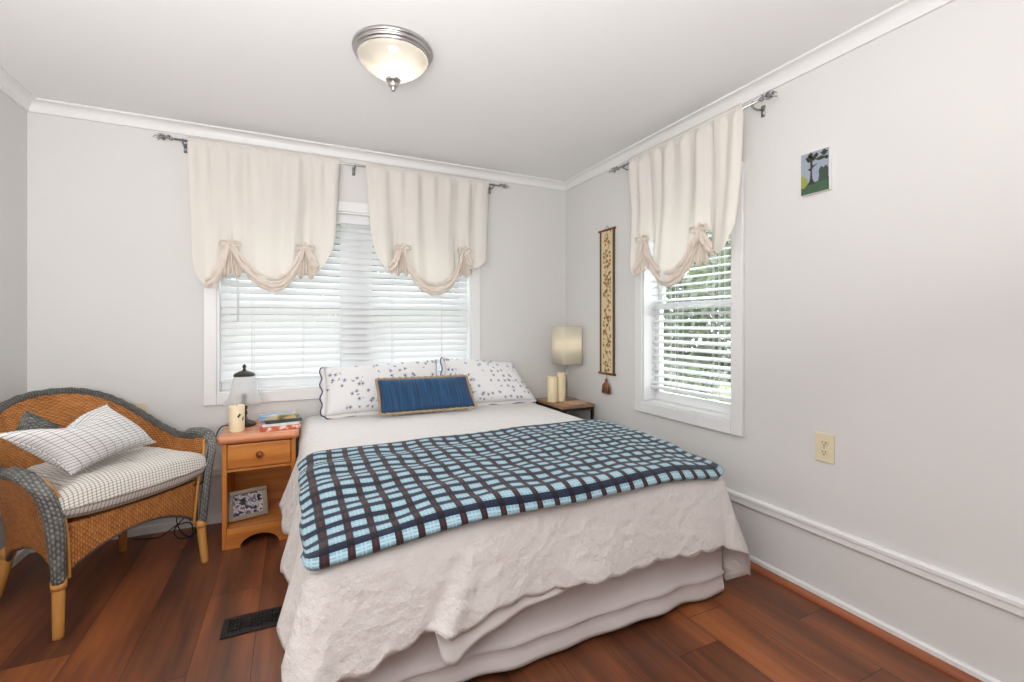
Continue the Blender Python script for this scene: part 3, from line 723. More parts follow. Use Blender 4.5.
# ------------------------------------------------------------------ nightstand (left of the bed)
NX0, NX1, NY0, NY1, NH = -.345, .006, 2.815, 3.205, .607
e = empty('nightstand', ((NX0 + NX1) / 2, (NY0 + NY1) / 2, 0)); tag(e, 'honey pine nightstand with one drawer and an open shelf', 'nightstand')
g = G().box(NX0 - .022, NX1 + .018, NY0 - .035, NY1 + .006, NH - .046, NH); obj('top', g, M['pinetop'], e, bevel=.020, seg=5)
for x0, x1 in ((NX0, NX0 + .022), (NX1 - .022, NX1)):
    g = G().prism([(NY0, 0), (NY0 + .05, 0), (NY0 + .09, .035), (NY1 - .09, .035), (NY1 - .05, 0), (NY1, 0), (NY1, NH - .046), (NY0, NH - .046)], x0, x1, lambda a, d, z: (d, a, z)); obj('side_panel', g, M['pine_v'], e, bevel=.002)
obj('back_panel', G().box(NX0 + .022, NX1 - .022, NY1 - .014, NY1 - .004, .09, NH - .046), M['pine'], e, bevel=.001)
obj('shelf', G().box(NX0 + .022, NX1 - .022, NY0 + .016, NY1 - .014, .088, .104), M['pine'], e, bevel=.002)
arch = [(NX0 + .022, 0.0), (NX0 + .085, 0.0)] + [(lerp(NX0 + .085, NX1 - .085, k / 16), .012 + .048 * math.sin(PI * k / 16) ** .6) for k in range(17)] + [(NX1 - .085, 0.0), (NX1 - .022, 0.0), (NX1 - .022, .106), (NX0 + .022, .106)]
obj('arched_apron', G().prism(arch, NY0 + .001, NY0 + .018, lambda a, d, z: (a, d, z)), M['pine'], e, bevel=.002)
obj('rail', G().box(NX0 + .022, NX1 - .022, NY0 + .004, NY1 - .014, .405, .420), M['pine'], e, bevel=.002)
dr = obj('drawer', G().box(NX0 + .024, NX1 - .024, NY0 - .006, NY0 + .30, .424, .553), M['pine'], e, bevel=.006, seg=3)
kx = (NX0 + NX1) / 2
g = G(); prof = [(.0, 0), (.009, 0), (.008, .010), (.016, .016), (.018, .022), (.014, .029), (0, .031)]
g.lathe(prof, (0, 0, 0), 20); g.v = [(kx + x, NY0 - .005 - z, .492 + y) for x, y, z in g.v]
kn = obj('knob', g, M['knob'], None, origin=(kx, NY0 - .005, .492)); kn.parent = dr; kn.location = Vector((kx, NY0 - .005, .492)) - Vector(e['_w'])
# framed photo leaning inside
def fr_T(a, d, z):
    th = math.radians(19); x, y, zz = a, -d * math.cos(th) + z * math.sin(th), z * math.cos(th) + d * math.sin(th)
    r = math.radians(14); return (-.232 + x * math.cos(r) - y * math.sin(r), 2.935 + x * math.sin(r) + y * math.cos(r), .1065 + zz)
e = empty('photo_frame', (-.232, 2.935, .106)); tag(e, 'taupe framed group photo leaning inside the nightstand shelf', 'photo frame')
g = G(); fw, fh, fb = .098, .158, .024
for b in ((-fw, fw, 0, fb), (-fw, fw, fh - fb, fh), (-fw, -fw + fb, fb, fh - fb), (fw - fb, fw, fb, fh - fb)): mbox(g, fr_T, b[0], b[1], 0, .014, b[2], b[3])
obj('frame', g, M['taupe'], e, bevel=.003)
g = G().grid(1, 1, lambda u, v: fr_T(lerp(-fw + fb - .002, fw - fb + .002, u), .006, lerp(fb - .002, fh - fb + .002, v))); obj('photo', g, M['photo'], e, smooth=False)
g = G(); mbox(g, fr_T, -fw + .004, fw - .004, -.002, .004, .004, fh - .004); obj('backing', g, M['bk_green'], e, smooth=False)
g = G().add([fr_T(-.02, -.002, .12), fr_T(.02, -.002, .12), (-.215 - .02, 3.045, .1045), (-.215 + .03, 3.055, .1045)], [(0, 1, 3, 2)]); obj('strut', g, M['bk_green'], e, solid=.002, smooth=False)

# small lamp with frosted bell shade
LX, LY = -.262, 3.045
e = empty('table_lamp', (LX, LY, NH)); tag(e, 'small dark lamp with a frosted glass bell shade on the nightstand', 'lamp')
obj('base', G().lathe([(0, 0), (.062, 0), (.064, .008), (.052, .016), (.034, .024), (.020, .034), (.013, .046), (0, .05)], (LX, LY, NH), 28), M['bronze'], e)
g = G()
for k in range(2): g.tube([(LX + .008 * math.cos(t * 14 + k * PI), LY + .008 * math.sin(t * 14 + k * PI), NH + .04 + .14 * t) for t in [i / 40 for i in range(41)]], .0085, 8)
g.sph((LX, LY, NH + .115), .018, 12); g.sph((LX, LY, NH + .07), .015, 12); obj('twisted_stem', g, M['bronze'], e)
shp = [(.050, .288), (.058, .270), (.064, .240), (.069, .205), (.074, .180), (.083, .158), (.096, .140), (.104, .128)]
obj('bell_shade', G().lathe(shp, (LX, LY, NH), 40), M['frost'], e)
obj('cap', G().lathe([(.055, .284), (.056, .290), (.050, .300), (.030, .311), (.012, .316), (.008, .324), (.006, .330), (.010, .336), (.009, .344), (.004, .352), (0, .354)], (LX, LY, NH), 28), M['bronze'], e)
cp = spline([(LX - .05, LY + .02, NH + .006), (-.34, 3.06, NH + .006), (-.385, 3.06, NH - .01), (-.415, 3.04, .50), (-.425, 3.02, .40), (-.455, 3.0, .33), (-.52, 3.0, .26), (-.57, 3.03, .18), (-.585, 3.06, .10), (-.56, 3.07, .03), (-.51, 3.05, .012), (-.50, 3.07, .08), (-.55, 3.09, .11), (-.60, 3.08, .05), (-.57, 3.05, .012), (-.52, 3.08, .010), (-.53, 3.10, .07), (-.60, 3.12, .06), (-.68, 3.13, .008), (-.80, 3.16, .008)], 10)
obj('cord', G().tube(cp, .0032, 6), M['cord'], e)
# candle with a leaf print
CX_, CY_ = -.285, 2.895
e = empty('pillar_candle', (CX_, CY_, NH)); tag(e, 'cream pillar candle with a dark leaf print in front of the small lamp', 'candle')
def candle(e, x, y, z, r, h, m=M['wax']):
    obj('wax', G().lathe([(0, 0), (r * .97, 0), (r, .004), (r, h - .006), (r * .95, h), (r * .8, h - .002), (r * .55, h - .008), (0, h - .009)], (x, y, z), 36), m, e)
    obj('wick', G().tube([(x, y, z + h - .010), (x + .001, y, z + h + .003), (x + .003, y, z + h + .008)], .0012, 6), M['wick'], e)
candle(e, CX_, CY_, NH, .038, .142)
def leafpatch(a0, z0, w_, h_):
    def f(u, v):
        s = (u - .5) * 2; ww = w_ * math.sin(PI * v) * (1 + .35 * math.sin(v * 19)); a = a0 + s * ww / .038
        return (CX_ + .0386 * math.cos(a), CY_ + .0386 * math.sin(a), NH + z0 + h_ * v + .004 * s)
    return f
g = G(); fc = math.atan2(-CY_, -CX_); g.grid(8, 10, leafpatch(fc + .28, .080, .009, .018)); g.grid(6, 8, leafpatch(fc + .85, .060, .006, .022)); obj('leaf_print', g, M['leafmark'], e)
# stacked books
def book(name, c, w_, d_, h_, rz, cov, label, z):
    e = empty('book', (c[0], c[1], z), rz, world=False); tag(e, label, 'book', 'books stacked on the nightstand')
    obj('pages', G().box(-w_ / 2 + .004, w_ / 2 - .004, -d_ / 2 + .003, d_ / 2 - .004, .003, h_ - .003), M['paper'], e, bevel=.001)
    g = G().box(-w_ / 2, w_ / 2, -d_ / 2, d_ / 2, 0, .003); g.box(-w_ / 2, w_ / 2, -d_ / 2, d_ / 2, h_ - .003, h_); g.box(-w_ / 2, w_ / 2, -d_ / 2 - .001, -d_ / 2 + .003, 0, h_)
    obj('cover', g, cov, e, bevel=.001); return e
book('a', (-.075, 2.895), .205, .150, .020, .10, M['bk_red'], 'book with red and white spine, lowest of the nightstand stack', NH)
book('b', (-.072, 2.912), .185, .145, .014, .06, M['bk_white'], 'pale thin book just above the red spined one', NH + .020)
book('c', (-.060, 2.915), .185, .135, .017, .12, M['bk_green'], 'dark green book under the blue and yellow one', NH + .034)
book('d', (-.085, 2.93), .185, .130, .021, .02, M['bk_blue'], 'blue and yellow book on top of the nightstand stack', NH + .051)

# ------------------------------------------------------------------ side table right of the bed
e = empty('side_table', (1.875, 2.99, 0)); tag(e, 'brown wooden side table with black metal legs in the room corner', 'side table')
TX0, TX1, TY0, TY1, TZ = 1.726, 2.010, 2.785, 3.190, .602
obj('table_top', G().box(TX0, TX1, TY0, TY1, TZ - .022, TZ), M['tablewood'], e, bevel=.003)
g = G()
for x0, x1, y0, y1 in ((TX0 + .004, TX1 - .004, TY0 + .004, TY0 + .02), (TX0 + .004, TX1 - .004, TY1 - .02, TY1 - .004), (TX0 + .004, TX0 + .02, TY0 + .02, TY1 - .02), (TX1 - .02, TX1 - .004, TY0 + .02, TY1 - .02)): g.box(x0, x1, y0, y1, TZ - .042, TZ - .022)
obj('apron_frame', g, M['black'], e, bevel=.001)
for x in (TX0 + .004, TX1 - .022):
    for y in (TY0 + .004, TY1 - .022): obj('leg', G().box(x, x + .018, y, y + .018, 0, TZ - .042), M['black'], e, bevel=.001)
SX, SY = 1.935, 3.05
e = empty('table_lamp', (SX, SY, TZ)); tag(e, 'slim lamp with a cream square fabric shade on the corner side table', 'lamp')
obj('base', G().box(SX - .05, SX + .05, SY - .05, SY + .05, TZ, TZ + .014), M['steel'], e, bevel=.003)
obj('stem', G().tube([(SX, SY, TZ + .012), (SX, SY, TZ + .34)], .007, 12), M['steel'], e)
hw = .088; z0, z1 = TZ + .280, TZ + .570; g = G()
rp = []
for k in range(4):
    for i in range(5):
        a = PI / 2 * k + PI / 2 * i / 4; cx_, cy_ = ((1, 1), (-1, 1), (-1, -1), (1, -1))[k]; rp.append((cx_ * (hw - .012) + .012 * math.cos(a), cy_ * (hw - .012) + .012 * math.sin(a)))
n = len(rp); vs = [(SX + x, SY + y, z0) for x, y in rp] + [(SX + x * .98, SY + y * .98, z1) for x, y in rp]
obj('square_shade', G().add(vs, [(i, (i + 1) % n, (i + 1) % n + n, i + n) for i in range(n)]), M['shade'], e, solid=.003)
g = G()
for a, b in (((-hw, 0), (hw, 0)), ((0, -hw), (0, hw))): g.tube([(SX + a[0], SY + a[1], z1 - .02), (SX + b[0], SY + b[1], z1 - .02)], .002, 6)
g.tube([(SX, SY, TZ + .33), (SX, SY, z1 - .02)], .004, 8); obj('shade_holder', g, M['steel'], e)
l = bpy.data.lights.new('shade_bulb', 'POINT'); l.energy = .14; l.color = (1, .94, .84); l.shadow_soft_size = .02
lo = bpy.data.objects.new('shade_bulb', l); COL.objects.link(lo); lo.location = (SX, SY - .02, TZ + .43)
for (x, y, r, h, lb) in ((1.768, 2.99, .040, .192, 'cream pillar candle on the side table, the one nearest the camera and the bed'),
                         (1.843, 2.985, .033, .218, 'tallest cream pillar candle, standing close to the square shade lamp')):
    e = empty('pillar_candle', (x, y, TZ)); tag(e, lb, 'candle'); candle(e, x, y, TZ, r, h)
e = empty('notepad', (1.89, 2.855, TZ), .25, world=False); tag(e, 'flat pinkish-tan notepad lying on the front of the side table', 'notepad')
obj('pages', G().box(-.072, .072, -.045, .045, .002, .011), M['paper'], e, bevel=.001)
g = G().box(-.075, .075, -.048, .048, 0, .002); g.box(-.075, .075, -.048, .048, .011, .013); g.box(-.077, -.073, -.048, .048, 0, .013); obj('cover', g, M['tan'], e, bevel=.0008)

# ------------------------------------------------------------------ wall hanging, canvas, outlets
def hang_nodes():
    v, u, t, z = coords('UV')
    vine = ((u - .5 - (t * 46).sin() * .16).abs()).lt(.05)
    n = voro(comb(u * .13, t), 40); sp = X.nt.nodes.new('ShaderNodeSeparateColor'); X.nt.links.new(n.outputs['Color'], sp.inputs[0])
    dist = X(n.outputs['Distance']); on = dist.lt(.46) * ((u - .5).abs()).lt(.33) * X(sp.outputs[0]).gt(.08)
    c = mixc(noise(v, 30, 2), sr(212, 190, 148), sr(228, 208, 170)); c = mixc(vine * .5, c, sr(112, 106, 62))
    c = mixc(on * .85, c, ramp(X(sp.outputs[1]), [(.1, sr(90, 78, 50)), (.35, sr(140, 84, 44)), (.55, sr(186, 96, 62)), (.75, sr(104, 112, 72)), (.95, sr(178, 138, 60))]))
    return dict(c=c, h=noise(v, 200, 2), s=.2)
M['embroid'] = mat('embroidered_floral_strip', sr(214, 188, 136), .9, build=hang_nodes)
M['brownband'] = mat('dark_brown_border', sr(92, 74, 54), .8, build=cloth(sr(92, 74, 54)))
M['tassel'] = mat('brown_silk_tassel', sr(136, 88, 58), .7, build=wood_nodes((sr(92, 64, 44), sr(140, 90, 60), sr(176, 128, 92)), 2, 6))
H0, H1, HZ0, HZ1 = 2.585, 2.755, .835, 1.872
e = empty('wall_hanging', MR_((H0 + H1) / 2, 0, HZ0)); tag(e, 'long narrow embroidered floral hanging with a tassel, beside the single window', 'wall hanging')
g = G().grid(1, 1, lambda u, v: MR_(lerp(H0 + .016, H1 - .016, u), .0085, lerp(HZ0, HZ1, v)), vs_=1.04); obj('embroidered_strip', g, M['embroid'], e, solid=.002, smooth=False)
g = G(); mbox(g, MR_, H0, H0 + .02, .004, .011, HZ0, HZ1); mbox(g, MR_, H1 - .02, H1, .004, .011, HZ0, HZ1); obj('border', g, M['brownband'], e, bevel=.001)
for z in (HZ0, HZ1): obj('rod', G().tube([MR_(H0 - .010, .010, z), MR_(H1 + .010, .010, z)], .008, 10), M['knob'], e)
hc = (H0 + H1) / 2
g = G(); g.tube([MR_(hc - .03, .011, HZ1 + .003), MR_(hc, .006, HZ1 + .03), MR_(hc + .03, .011, HZ1 + .003)], .0015, 6); obj('hanging_cord', g, M['brownband'], e)
g = G(); g.tube([MR_(hc, .012, HZ0 - .004), MR_(hc, .014, HZ0 - .04)], .002, 6); g.sph(MR_(hc, .016, HZ0 - .045), .011, 10)
rnd = random.Random(2)
for k in range(34):
    a = rnd.uniform(0, 2 * PI); r = rnd.uniform(.2, 1); tip = (hc + .050 * r * math.cos(a), .018 + .012 * r * math.sin(a), HZ0 - .145 + rnd.uniform(0, .012))
    g.tube([MR_(hc + .004 * math.cos(a), .016, HZ0 - .05), MR_(hc + .038 * r * math.cos(a), .018 + .01 * r * math.sin(a), HZ0 - .085), MR_(*tip)], [.003, .0055, .0035], 5)
obj('tassel', g, M['tassel'], e)
# small canvas
P0, P1, PZ0, PZ1 = 1.150, 1.268, 1.758, 1.938
e = empty('canvas_painting', MR_((P0 + P1) / 2, 0, PZ0)); tag(e, 'small unframed canvas of a dark tree in a green field on the right wall', 'painting')
g = G(); mbox(g, MR_, P0, P1, 0, .020, PZ0, PZ1); obj('canvas', g, M['trim'], e, bevel=.0015)
PM = [mat('painted_sky', sr(150, 160, 174), .6, build=mottled(sr(150, 160, 174), .12, 30)), mat('painted_field', sr(62, 92, 66), .6, build=mottled(sr(62, 92, 66), .3, 60)),
      mat('painted_trunk', sr(52, 48, 44), .6, build=mottled(sr(52, 48, 44), .3, 80)), mat('painted_leaves', sr(48, 54, 36), .6, build=mottled(sr(48, 54, 36), .4, 90)),
      mat('painted_bush', sr(140, 150, 70), .6, build=mottled(sr(140, 150, 70), .15, 60)), mat('painted_far_trees', sr(58, 74, 62), .6, build=mottled(sr(58, 74, 62), .3, 70))]
def PT(a, d, z): return MR_(lerp(P1 - .001, P0 + .001, a), .0201 + d, lerp(PZ0 + .001, PZ1 - .001, z))
g = G()
g.prism([(0, 0), (1, 0), (1, 1), (0, 1)], 0, .0003, PT, 0)
g.prism([(0, 0), (1, 0), (1, .30), (.8, .29), (.55, .26), (.3, .27), (0, .26)], .0003, .0005, PT, 1)
g.prism([(0, .18), (.12, .16), (.26, .27), (.22, .38), (.1, .46), (0, .48)], .0005, .0007, PT, 4)
g.prism([(.62, .24), (.98, .24), (.98, .52), (.9, .60), (.82, .55), (.72, .60), (.64, .50), (.66, .4)], .0005, .0007, PT, 5)
g.prism([(.26, .22), (.50, .22), (.42, .36), (.40, .55), (.44, .62), (.62, .70), (.43, .67), (.42, .80), (.34, .80), (.35, .62), (.24, .60), (.35, .54), (.34, .38)], .0007, .0009, PT, 2)
for (cx_, cz_, rx, rz) in ((.30, .86, .12, .08), (.46, .84, .10, .05), (.56, .90, .08, .05), (.72, .80, .20, .04), (.84, .91, .12, .06), (.92, .78, .07, .04), (.36, .93, .08, .06)):
    g.prism([(min(1, cx_ + rx * math.cos(t) * (1 + .25 * math.sin(5 * t))), min(1, cz_ + rz * math.sin(t) * (1 + .3 * math.cos(4 * t)))) for t in [2 * PI * k / 18 for k in range(18)]], .0009, .0011, PT, 3)
obj('painted_scene', g, PM, e, smooth=False)
def outlet(T, a, z, label):
    e = empty('wall_outlet', T(a, 0, z)); tag(e, label, 'outlet'); 
    g = G(); mbox(g, T, a - .039, a + .039, 0, .006, z - .062, z + .062); obj('cover_plate', g, M['ivory'], e, bevel=.003)
    for dz in (-.0195, .0195):
        g = G(); g.prism([(a + .017 * math.cos(t), z + dz + .0145 * max(-.85, min(.85, math.sin(t)))) for t in [2 * PI * k / 24 for k in range(24)]], .006, .0085, T); s_ = obj('socket', g, M['ivory'], e, smooth=False)
        g = G()
        for da in (-.0065, .0065): mbox(g, T, a + da - .0013, a + da + .0013, .0084, .0088, z + dz - .001, z + dz + .008)
        g.prism([(a + .003 * math.cos(t), z + dz - .008 + .003 * math.sin(t)) for t in [2 * PI * k / 12 for k in range(12)]], .0084, .0088, T)
        obj('slots', g, M['slot'], e, smooth=False)
    g = G(); g.prism([(a + .003 * math.cos(t), z + .003 * math.sin(t)) for t in [2 * PI * k / 12 for k in range(12)]], .006, .0075, T); obj('screw', g, M['steel'], e, smooth=False)
outlet(MR_, 1.178, .664, 'ivory double outlet on the bare right wall below the window height')
outlet(MB_, -.794, .683, 'ivory outlet on the back wall, half hidden behind the wicker chair')

# ------------------------------------------------------------------ floor register
e = empty('floor_register', (-.10, 2.086, 0)); tag(e, 'black slotted floor vent beside the bed', 'vent')
VX0, VX1, VY0, VY1 = -.255, .075, 2.022, 2.150
obj('duct_shade', G().box(VX0 + .012, VX1 - .012, VY0 + .012, VY1 - .012, .0005, .0015), M['pit'], e, smooth=False)  # near-black sheet stands in for the shade below the grille
g = G()
for b in ((VX0, VX1, VY0, VY0 + .02), (VX0, VX1, VY1 - .02, VY1), (VX0, VX0 + .02, VY0 + .02, VY1 - .02), (VX1 - .02, VX1, VY0 + .02, VY1 - .02)): g.box(*b, .0005, .006)
obj('rim', g, M['grille'], e, bevel=.0015)
g = G()
for k in range(1, 4): y = lerp(VY0 + .02, VY1 - .02, k / 4); g.box(VX0 + .02, VX1 - .02, y - .004, y + .004, .001, .005)
x = VX0 + .03
while x < VX1 - .025:
    k = round((x - VX0) / .0125); wd = .0032 if k % 6 else .008; g.box(x - wd, x + wd, VY0 + .02, VY1 - .02, .001, .005); x += .0125
obj('grille', g, M['grille'], e, smooth=False)

# ------------------------------------------------------------------ wicker armchair
CH = empty('wicker_armchair', (-.822, 2.715, 0), math.radians(46.2), world=False)
tag(CH, 'honey wicker armchair with grey woven edging in the left corner', 'armchair')
HA, FY, RB = .275, -.255, .255
def plan(t):       # t in [-1, 1] from the left front round the back to the right front -> point, outward normal
    Ls = -FY; La = PI / 2 * (HA + RB) / 2; tot = Ls + La; s = abs(t) * tot; sg = 1 if t > 0 else -1
    if s < La:
        a = PI / 2 * s / La; p = (HA * math.sin(a) ** .8, RB * max(0, math.cos(a)) ** .8); n = Vector((math.sin(a), math.cos(a)))
    else: p = (HA, -(s - La)); n = Vector((1, 0))
    return (sg * p[0], p[1]), (sg * n.x, n.y)
def rim_z(t):
    a = abs(t); return .610 + .252 * (.5 + .5 * math.cos(PI * min(1, a / .74))) ** 1.0 + .018 * sstep(.85, 1, a)
def low_z(t):
    a = abs(t)
    if a < .46: return .20 + .10 * math.sin(PI / 2 * (1 - a / .46)) ** .7
    return .20 + .10 * math.sin(PI * (a - .46) / .54) ** .8
def shell(t, h):
    (x, y), (nx, ny) = plan(t); a = abs(t); fl = lerp(.060, .085, sstep(.7, 0, a)) + .012 * sstep(.8, 1, a)
    zt, zl = rim_z(t), low_z(t); z = lerp(zl, zt, h); k = max(0, (z - .30) / (zt - .30)); o_ = fl * k ** 1.6 - .012 * (1 - k)
    return Vector((x + nx * o_, y + ny * o_, z))
LT = 1.66
g = G().grid(96, 26, lambda u, v: shell(lerp(-.985, .985, u), v), uvf=lambda u, v: (u * LT, shell(lerp(-.985, .985, u), v).z)); obj('woven_shell', g, M['wicker'], CH, solid=.018)
rp = [shell(lerp(-.985, .985, k / 90), 1.0) for k in range(91)]
rr = [.0175 + .0022 * math.sin(k * 2.4) for k in range(91)]; obj('top_rim', G().tube(rp, rr, 10, uvl=1.0), M['greywicker'], CH)
# front strips of the arms
for sg in (-1, 1):
    P = spline([(.345, -.13, .628), (.355, -.20, .630), (.350, -.262, .606), (.330, -.292, .555), (.310, -.298, .48), (.298, -.296, .40), (.290, -.292, .30), (.284, -.286, .205)], 6); N = len(P)
    def strip(u, v, P=P, N=N, sg=sg):
        i = min(N - 1, int(round(v * (N - 1)))); x, y, z = P[i]; t = v; wd = .030 - .010 * sstep(.65, 1, t)
        a = lerp(-PI * .72, PI * .72, u); q_ = sstep(.12, .45, t)
        # roll faces up at the top of the arm and forward on the way down
        nx = Vector((1 - .42 * q_, .80 * q_, 0)).normalized(); nf = Vector((.15 * (1 - q_) + .8 * q_, -.6 * q_, 1 - q_ * .95)).normalized()
        p = Vector((x, y, z)) + nx * math.sin(a) * wd + nf * (math.cos(a) * .020)
        return Vector((sg * p.x, p.y, p.z))
    g = G().grid(14, N - 1, strip, uvf=lambda u, v: (v * .62, u * .11)); obj('arm_front_band', g, M['greywicker'], CH, solid=.004)
    pe = [Vector((sg * (x - .036 * (1 if i > 12 else .6)), y + .005, z)) for i, (x, y, z) in enumerate(P)][8:]
    obj('arm_front_edge', G().tube(pe, .006, 7), M['cane'], CH)
# front apron with the arch, seat deck
def apr(u, v):
    x = lerp(-.272, .272, u); zl = .205 + .115 * math.sin(PI * u) ** .75; z = lerp(zl, .415, v); return Vector((x, -.268 - .028 * math.sin(PI * u), z))
g = G().grid(40, 12, apr, uvf=lambda u, v: (apr(u, v).z, u * .56)); obj('front_apron', g, M['wicker'], CH, solid=.014)
obj('apron_edge', G().tube([apr(k / 40, 0) for k in range(41)], .008, 7), M['greywicker'], CH)
for t0, t1 in ((-.985, -.47), (-.45, .45), (.47, .985)): obj('lower_edge', G().tube([shell(lerp(t0, t1, k / 30), 0) for k in range(31)], .008, 7), M['greywicker'], CH)
obj('seat_deck', G().grid(20, 12, lambda u, v: ((lambda y: Vector((lerp(-1, 1, u) * (.262 if y < 0 else .262 * math.sqrt(max(.02, 1 - (y / .262) ** 2))), y, .400)))(lerp(-.28, .25, v))), us=.5, vs_=.5), M['wicker'], CH, solid=.014)
for sg in (-1, 1):
    for (bx, by, tx, ty, zt) in ((.292, -.300, .282, -.283, .215), (.245, .225, .215, .180, .235)):
        P = spline([(sg * tx, ty, zt), (sg * lerp(tx, bx, .3), lerp(ty, by, .3), zt * .6), (sg * bx, by, 0)], 6)
        g = G().tube(P, [lerp(.0215, .0165, k / (len(P) - 1)) for k in range(len(P))], 14)
        lg = obj('leg', g, M['cane'], CH)
        obj('leg_wrapping', G().tube([P[0], P[2], P[3]], [.0245, .0245, .023], 14), M['cane'], lg)
# grey woven lozenge on the back
def loz(u, v):
    t = -.10 + (u - .5) * .22; h = .72 + (v - .5) * .20 * (1 - abs(2 * u - 1)) * 1.8; p = shell(t, h); (x, y), (nx, ny) = plan(t); return p - Vector((nx, ny, 0)) * .013
obj('woven_lozenge', G().grid(12, 8, loz, us=.2, vs_=.15), M['greywicker'], CH, solid=.004)
# seat cushion (own thing) -------------------------------------------------
SCU = empty('seat_cushion', (-.822, 2.715, .408), math.radians(46.2), world=False)
tag(SCU, 'puffy checked seat cushion on the wicker armchair', 'cushion')
def cush(u, v, side):
    a, b = 2 * u - 1, 2 * v - 1
    hw_, y0, y1 = .315, -.352, .205
    # square-to-disc blend rounds the corners, more at the back
    rx = lerp(.262, hw_, sstep(-.55, -.85, b) if b < 0 else 0) * (a * math.sqrt(1 - .30 * b * b * (1 if b > 0 else .35))); ry = lerp(y0, y1, .5 + .5 * b * math.sqrt(1 - .25 * a * a))
    k = max(0, (1 - abs(a) ** 4.2) * (1 - abs(b) ** 4.2)) ** .29
    tuft = 0
    for tx, ty in ((-.45, -.3), (.05, -.3), (.5, -.3), (-.25, .3), (.3, .3)): tuft += math.exp(-(((a - tx) / .2) ** 2 + ((b - ty) / .2) ** 2))
    wr = .004 * math.sin(a * 17 + b * 9) * math.sin(b * 13 - a * 5)
    top = (.104 - .028 * tuft + wr) * k if side > 0 else -.070 * k
    return Vector((rx, ry, .078 + top))
g = G().grid(60, 50, lambda u, v: cush(u, v, 1), uvf=lambda u, v: (lambda p: (p.x, p.y + (p.z - .15) * (1 if v < .5 else -1)))(cush(u, v, 1))); g.grid(40, 30, lambda u, v: cush(1 - u, v, -1), us=.62, vs_=.54)
obj('cushion_cover', g, M['smallcheck'], SCU)
for tx, ty in ((-.45, -.3), (.05, -.3), (.5, -.3), (-.25, .3), (.3, .3)):
    p = cush(.5 + tx / 2, .5 + ty / 2, 1); obj('button', G().sph(p + Vector((0, 0, .001)), .011, 12, sz=(1, 1, .45)), M['smallcheck'], SCU)
# throw pillow
QT = [(-.795, 2.372, .598), (-.620, 2.800, .606), (-.770, 2.660, .825), (-.955, 2.235, .800)]
def thr(side):
    f, nrm, W, Hh = pillow_fn(QT, .080, ex=2.4, pinch=.075)
    def k(u, v):
        p = f(u, v, side); a, b = 2 * u - 1, 2 * v - 1
        dent = math.exp(-((a + .1) / .35) ** 2) * sstep(.35, 1, b) * .055      # slumped middle of the top edge
        return p - Vector((0, 0, dent))
    return k
g = G().grid(40, 34, thr(1), us=.48, vs_=.40); g.grid(40, 34, lambda u, v: thr(-1)(1 - u, v), us=.48, vs_=.40)
o = obj('throw_pillow', g, M['check'], origin=(-.71, 2.59, .58), weld=True); tag(o, 'white throw pillow with thin grey grid lines leaning on the wicker chair', 'pillow')
obj('seam_piping', G().tube([thr(0)(u, v) for u, v in [(0, 1 - k / 24) for k in range(24)] + [(k / 24, 0) for k in range(24)] + [(1, k / 24) for k in range(24)] + [(1 - k / 24, 1) for k in range(24)]], .0032, 6, closed=True), M['check'], o)

# ------------------------------------------------------------------ outside the right window
g = G().box(-12, 20, 3.6, 22, -.62, -.5); g.box(2.6, 20, -8, 3.6, -.62, -.5); struct(obj('ground', g, M['lawn'], smooth=False))
def tree(name, loc, trunk_h, blobs, m, n, label, cat, seed, ls=.11):
    rnd = random.Random(seed); e = empty(name, loc); tag(e, label, cat, )
    x, y, z = loc; g = G()
    g.tube([(x, y, z), (x + .05, y, z + trunk_h * .5), (x, y + .05, z + trunk_h)], [.14, .10, .07] if trunk_h > 1 else [.03, .025, .02], 10)
    for k in range(7):
        b = rnd.choice(blobs); c = Vector((x + b[0], y + b[1], z + b[2])); g.tube([(x, y, z + trunk_h * rnd.uniform(.6, 1)), tuple(c)], [.05 if trunk_h > 1 else .012, .012], 6)
    obj('trunk', g, M['bark'], e)
    g = G(); vs = []; fs = []
    for i in range(n):
        b = rnd.choice(blobs); d = Vector((rnd.gauss(0, 1), rnd.gauss(0, 1), rnd.gauss(0, 1))).normalized() * (b[3] * rnd.uniform(.45, 1.0))
        c = Vector((x + b[0], y + b[1], z + b[2])) + Vector((d.x, d.y, d.z * .8)); a = Vector((rnd.gauss(0, 1), rnd.gauss(0, 1), rnd.gauss(0, .7))).normalized(); b2 = a.cross(Vector((rnd.gauss(0, 1), rnd.gauss(0, 1), rnd.gauss(0, 1)))).normalized(); s = ls * rnd.uniform(.6, 1.3); k = len(vs)
        vs += [c - a * s, c + b2 * s * .45, c + a * s, c - b2 * s * .45]; fs.append((k, k + 1, k + 2, k + 3))
    g.add(vs, fs); obj('foliage', g, m, e, smooth=False); return e
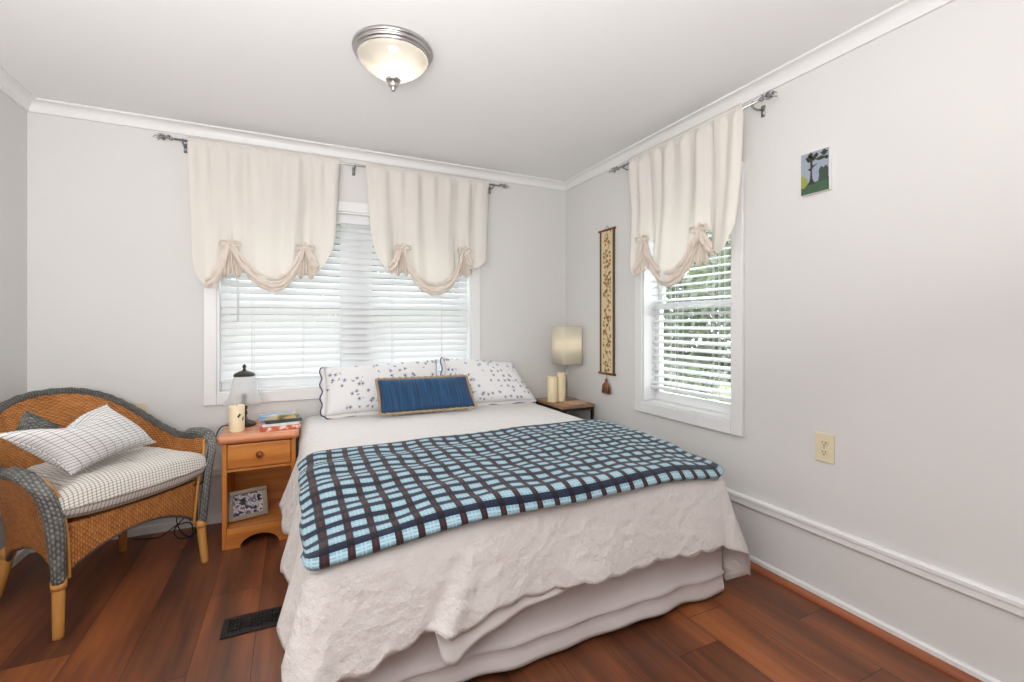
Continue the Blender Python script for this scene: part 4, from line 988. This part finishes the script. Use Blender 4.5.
def hedge(p0, p1, h, th, n, label, seed, m='leaf'):
    rnd = random.Random(seed); a = Vector(p0); b = Vector(p1); L = (b - a).length; nb = int(L / .55); blobs = []
    for k in range(nb):
        t = (k + .5) / nb; p = (b - a) * t
        for z in range(int(h / .6)): blobs.append((p.x + rnd.uniform(-.15, .15), p.y + rnd.uniform(-.15, .15), .4 + z * .6 + rnd.uniform(-.1, .1), th))
    e = empty('hedge', tuple(a)); tag(e, label, 'hedge')
    g = G()
    for k in range(nb): p = a + (b - a) * ((k + .5) / nb); g.tube([tuple(p), (p.x + .03, p.y, p.z + h * .5), (p.x, p.y + .04, p.z + h * .85)], [.04, .03, .012], 6)
    obj('stems', g, M['bark'], e)
    vs = []; fs = []
    for i in range(n):
        q_ = rnd.choice(blobs); d = Vector((rnd.gauss(0, 1), rnd.gauss(0, 1), rnd.gauss(0, 1))).normalized() * (q_[3] * rnd.uniform(.2, 1.0)); c = a + Vector(q_[:3]) + d
        u = Vector((rnd.gauss(0, 1), rnd.gauss(0, 1), rnd.gauss(0, .7))).normalized(); w2 = u.cross(Vector((rnd.gauss(0, 1), rnd.gauss(0, 1), rnd.gauss(0, 1)))).normalized(); s = rnd.uniform(.08, .17); k = len(vs)
        vs += [c - u * s, c + w2 * s * .6, c + u * s, c - w2 * s * .6]; fs.append((k, k + 1, k + 2, k + 3))
    obj('foliage', G().add(vs, fs), M[m], e, smooth=False)
hedge((11.5, 1.0, -.5), (11.5, 15.5, -.5), 5.8, .75, 24000, 'tall dense grey-green hedge outside, farthest back through the open blind', 31)
hedge((-2.6, 8.6, -.5), (3.4, 8.6, -.5), 3.6, .7, 12000, 'grey-green hedge outside behind the shut blind of the double window', 32)
tree('tree', (7.6, 5.9, -.5), 2.4, [(0, 0, 3.2, 1.3), (.7, .8, 2.8, 1.0), (-.6, -.7, 2.7, 1.1), (.2, -.9, 3.6, 1.0), (0, .6, 4.2, 1.0)], M['leaf'], 3200, 'leafy grey-green tree outside the single window, nearest the corner side', 'tree', 1)
tree('tree', (6.9, 1.9, -.5), 2.0, [(0, 0, 2.7, 1.2), (.5, .9, 2.2, .9), (-.4, -.8, 2.4, 1.0), (.3, -.4, 3.4, 1.0)], M['leaf'], 3000, 'leafy grey-green tree outside, seen through the right part of the open blind', 'tree', 2)
for k, (x, y, m, lb) in enumerate(((5.9, 6.1, 'leaf', 'low dull green shrub outside, behind the left part of the open blind'), (4.9, 4.35, 'leaf', 'low dull green shrub outside, behind the middle of the open blind'), (4.3, 3.05, 'leaf2', 'pale yellow-green shrub outside the lower right corner of the single window'))):
    tree('shrub', (x, y, -.5), .5, [(0, 0, .7, .6), (.3, .4, .55, .5), (-.3, -.35, .6, .5)], M[m], 1500, lb, 'shrub', 10 + k, .07)

for o in bpy.data.objects:
    if '_w' in o.keys(): del o['_w']
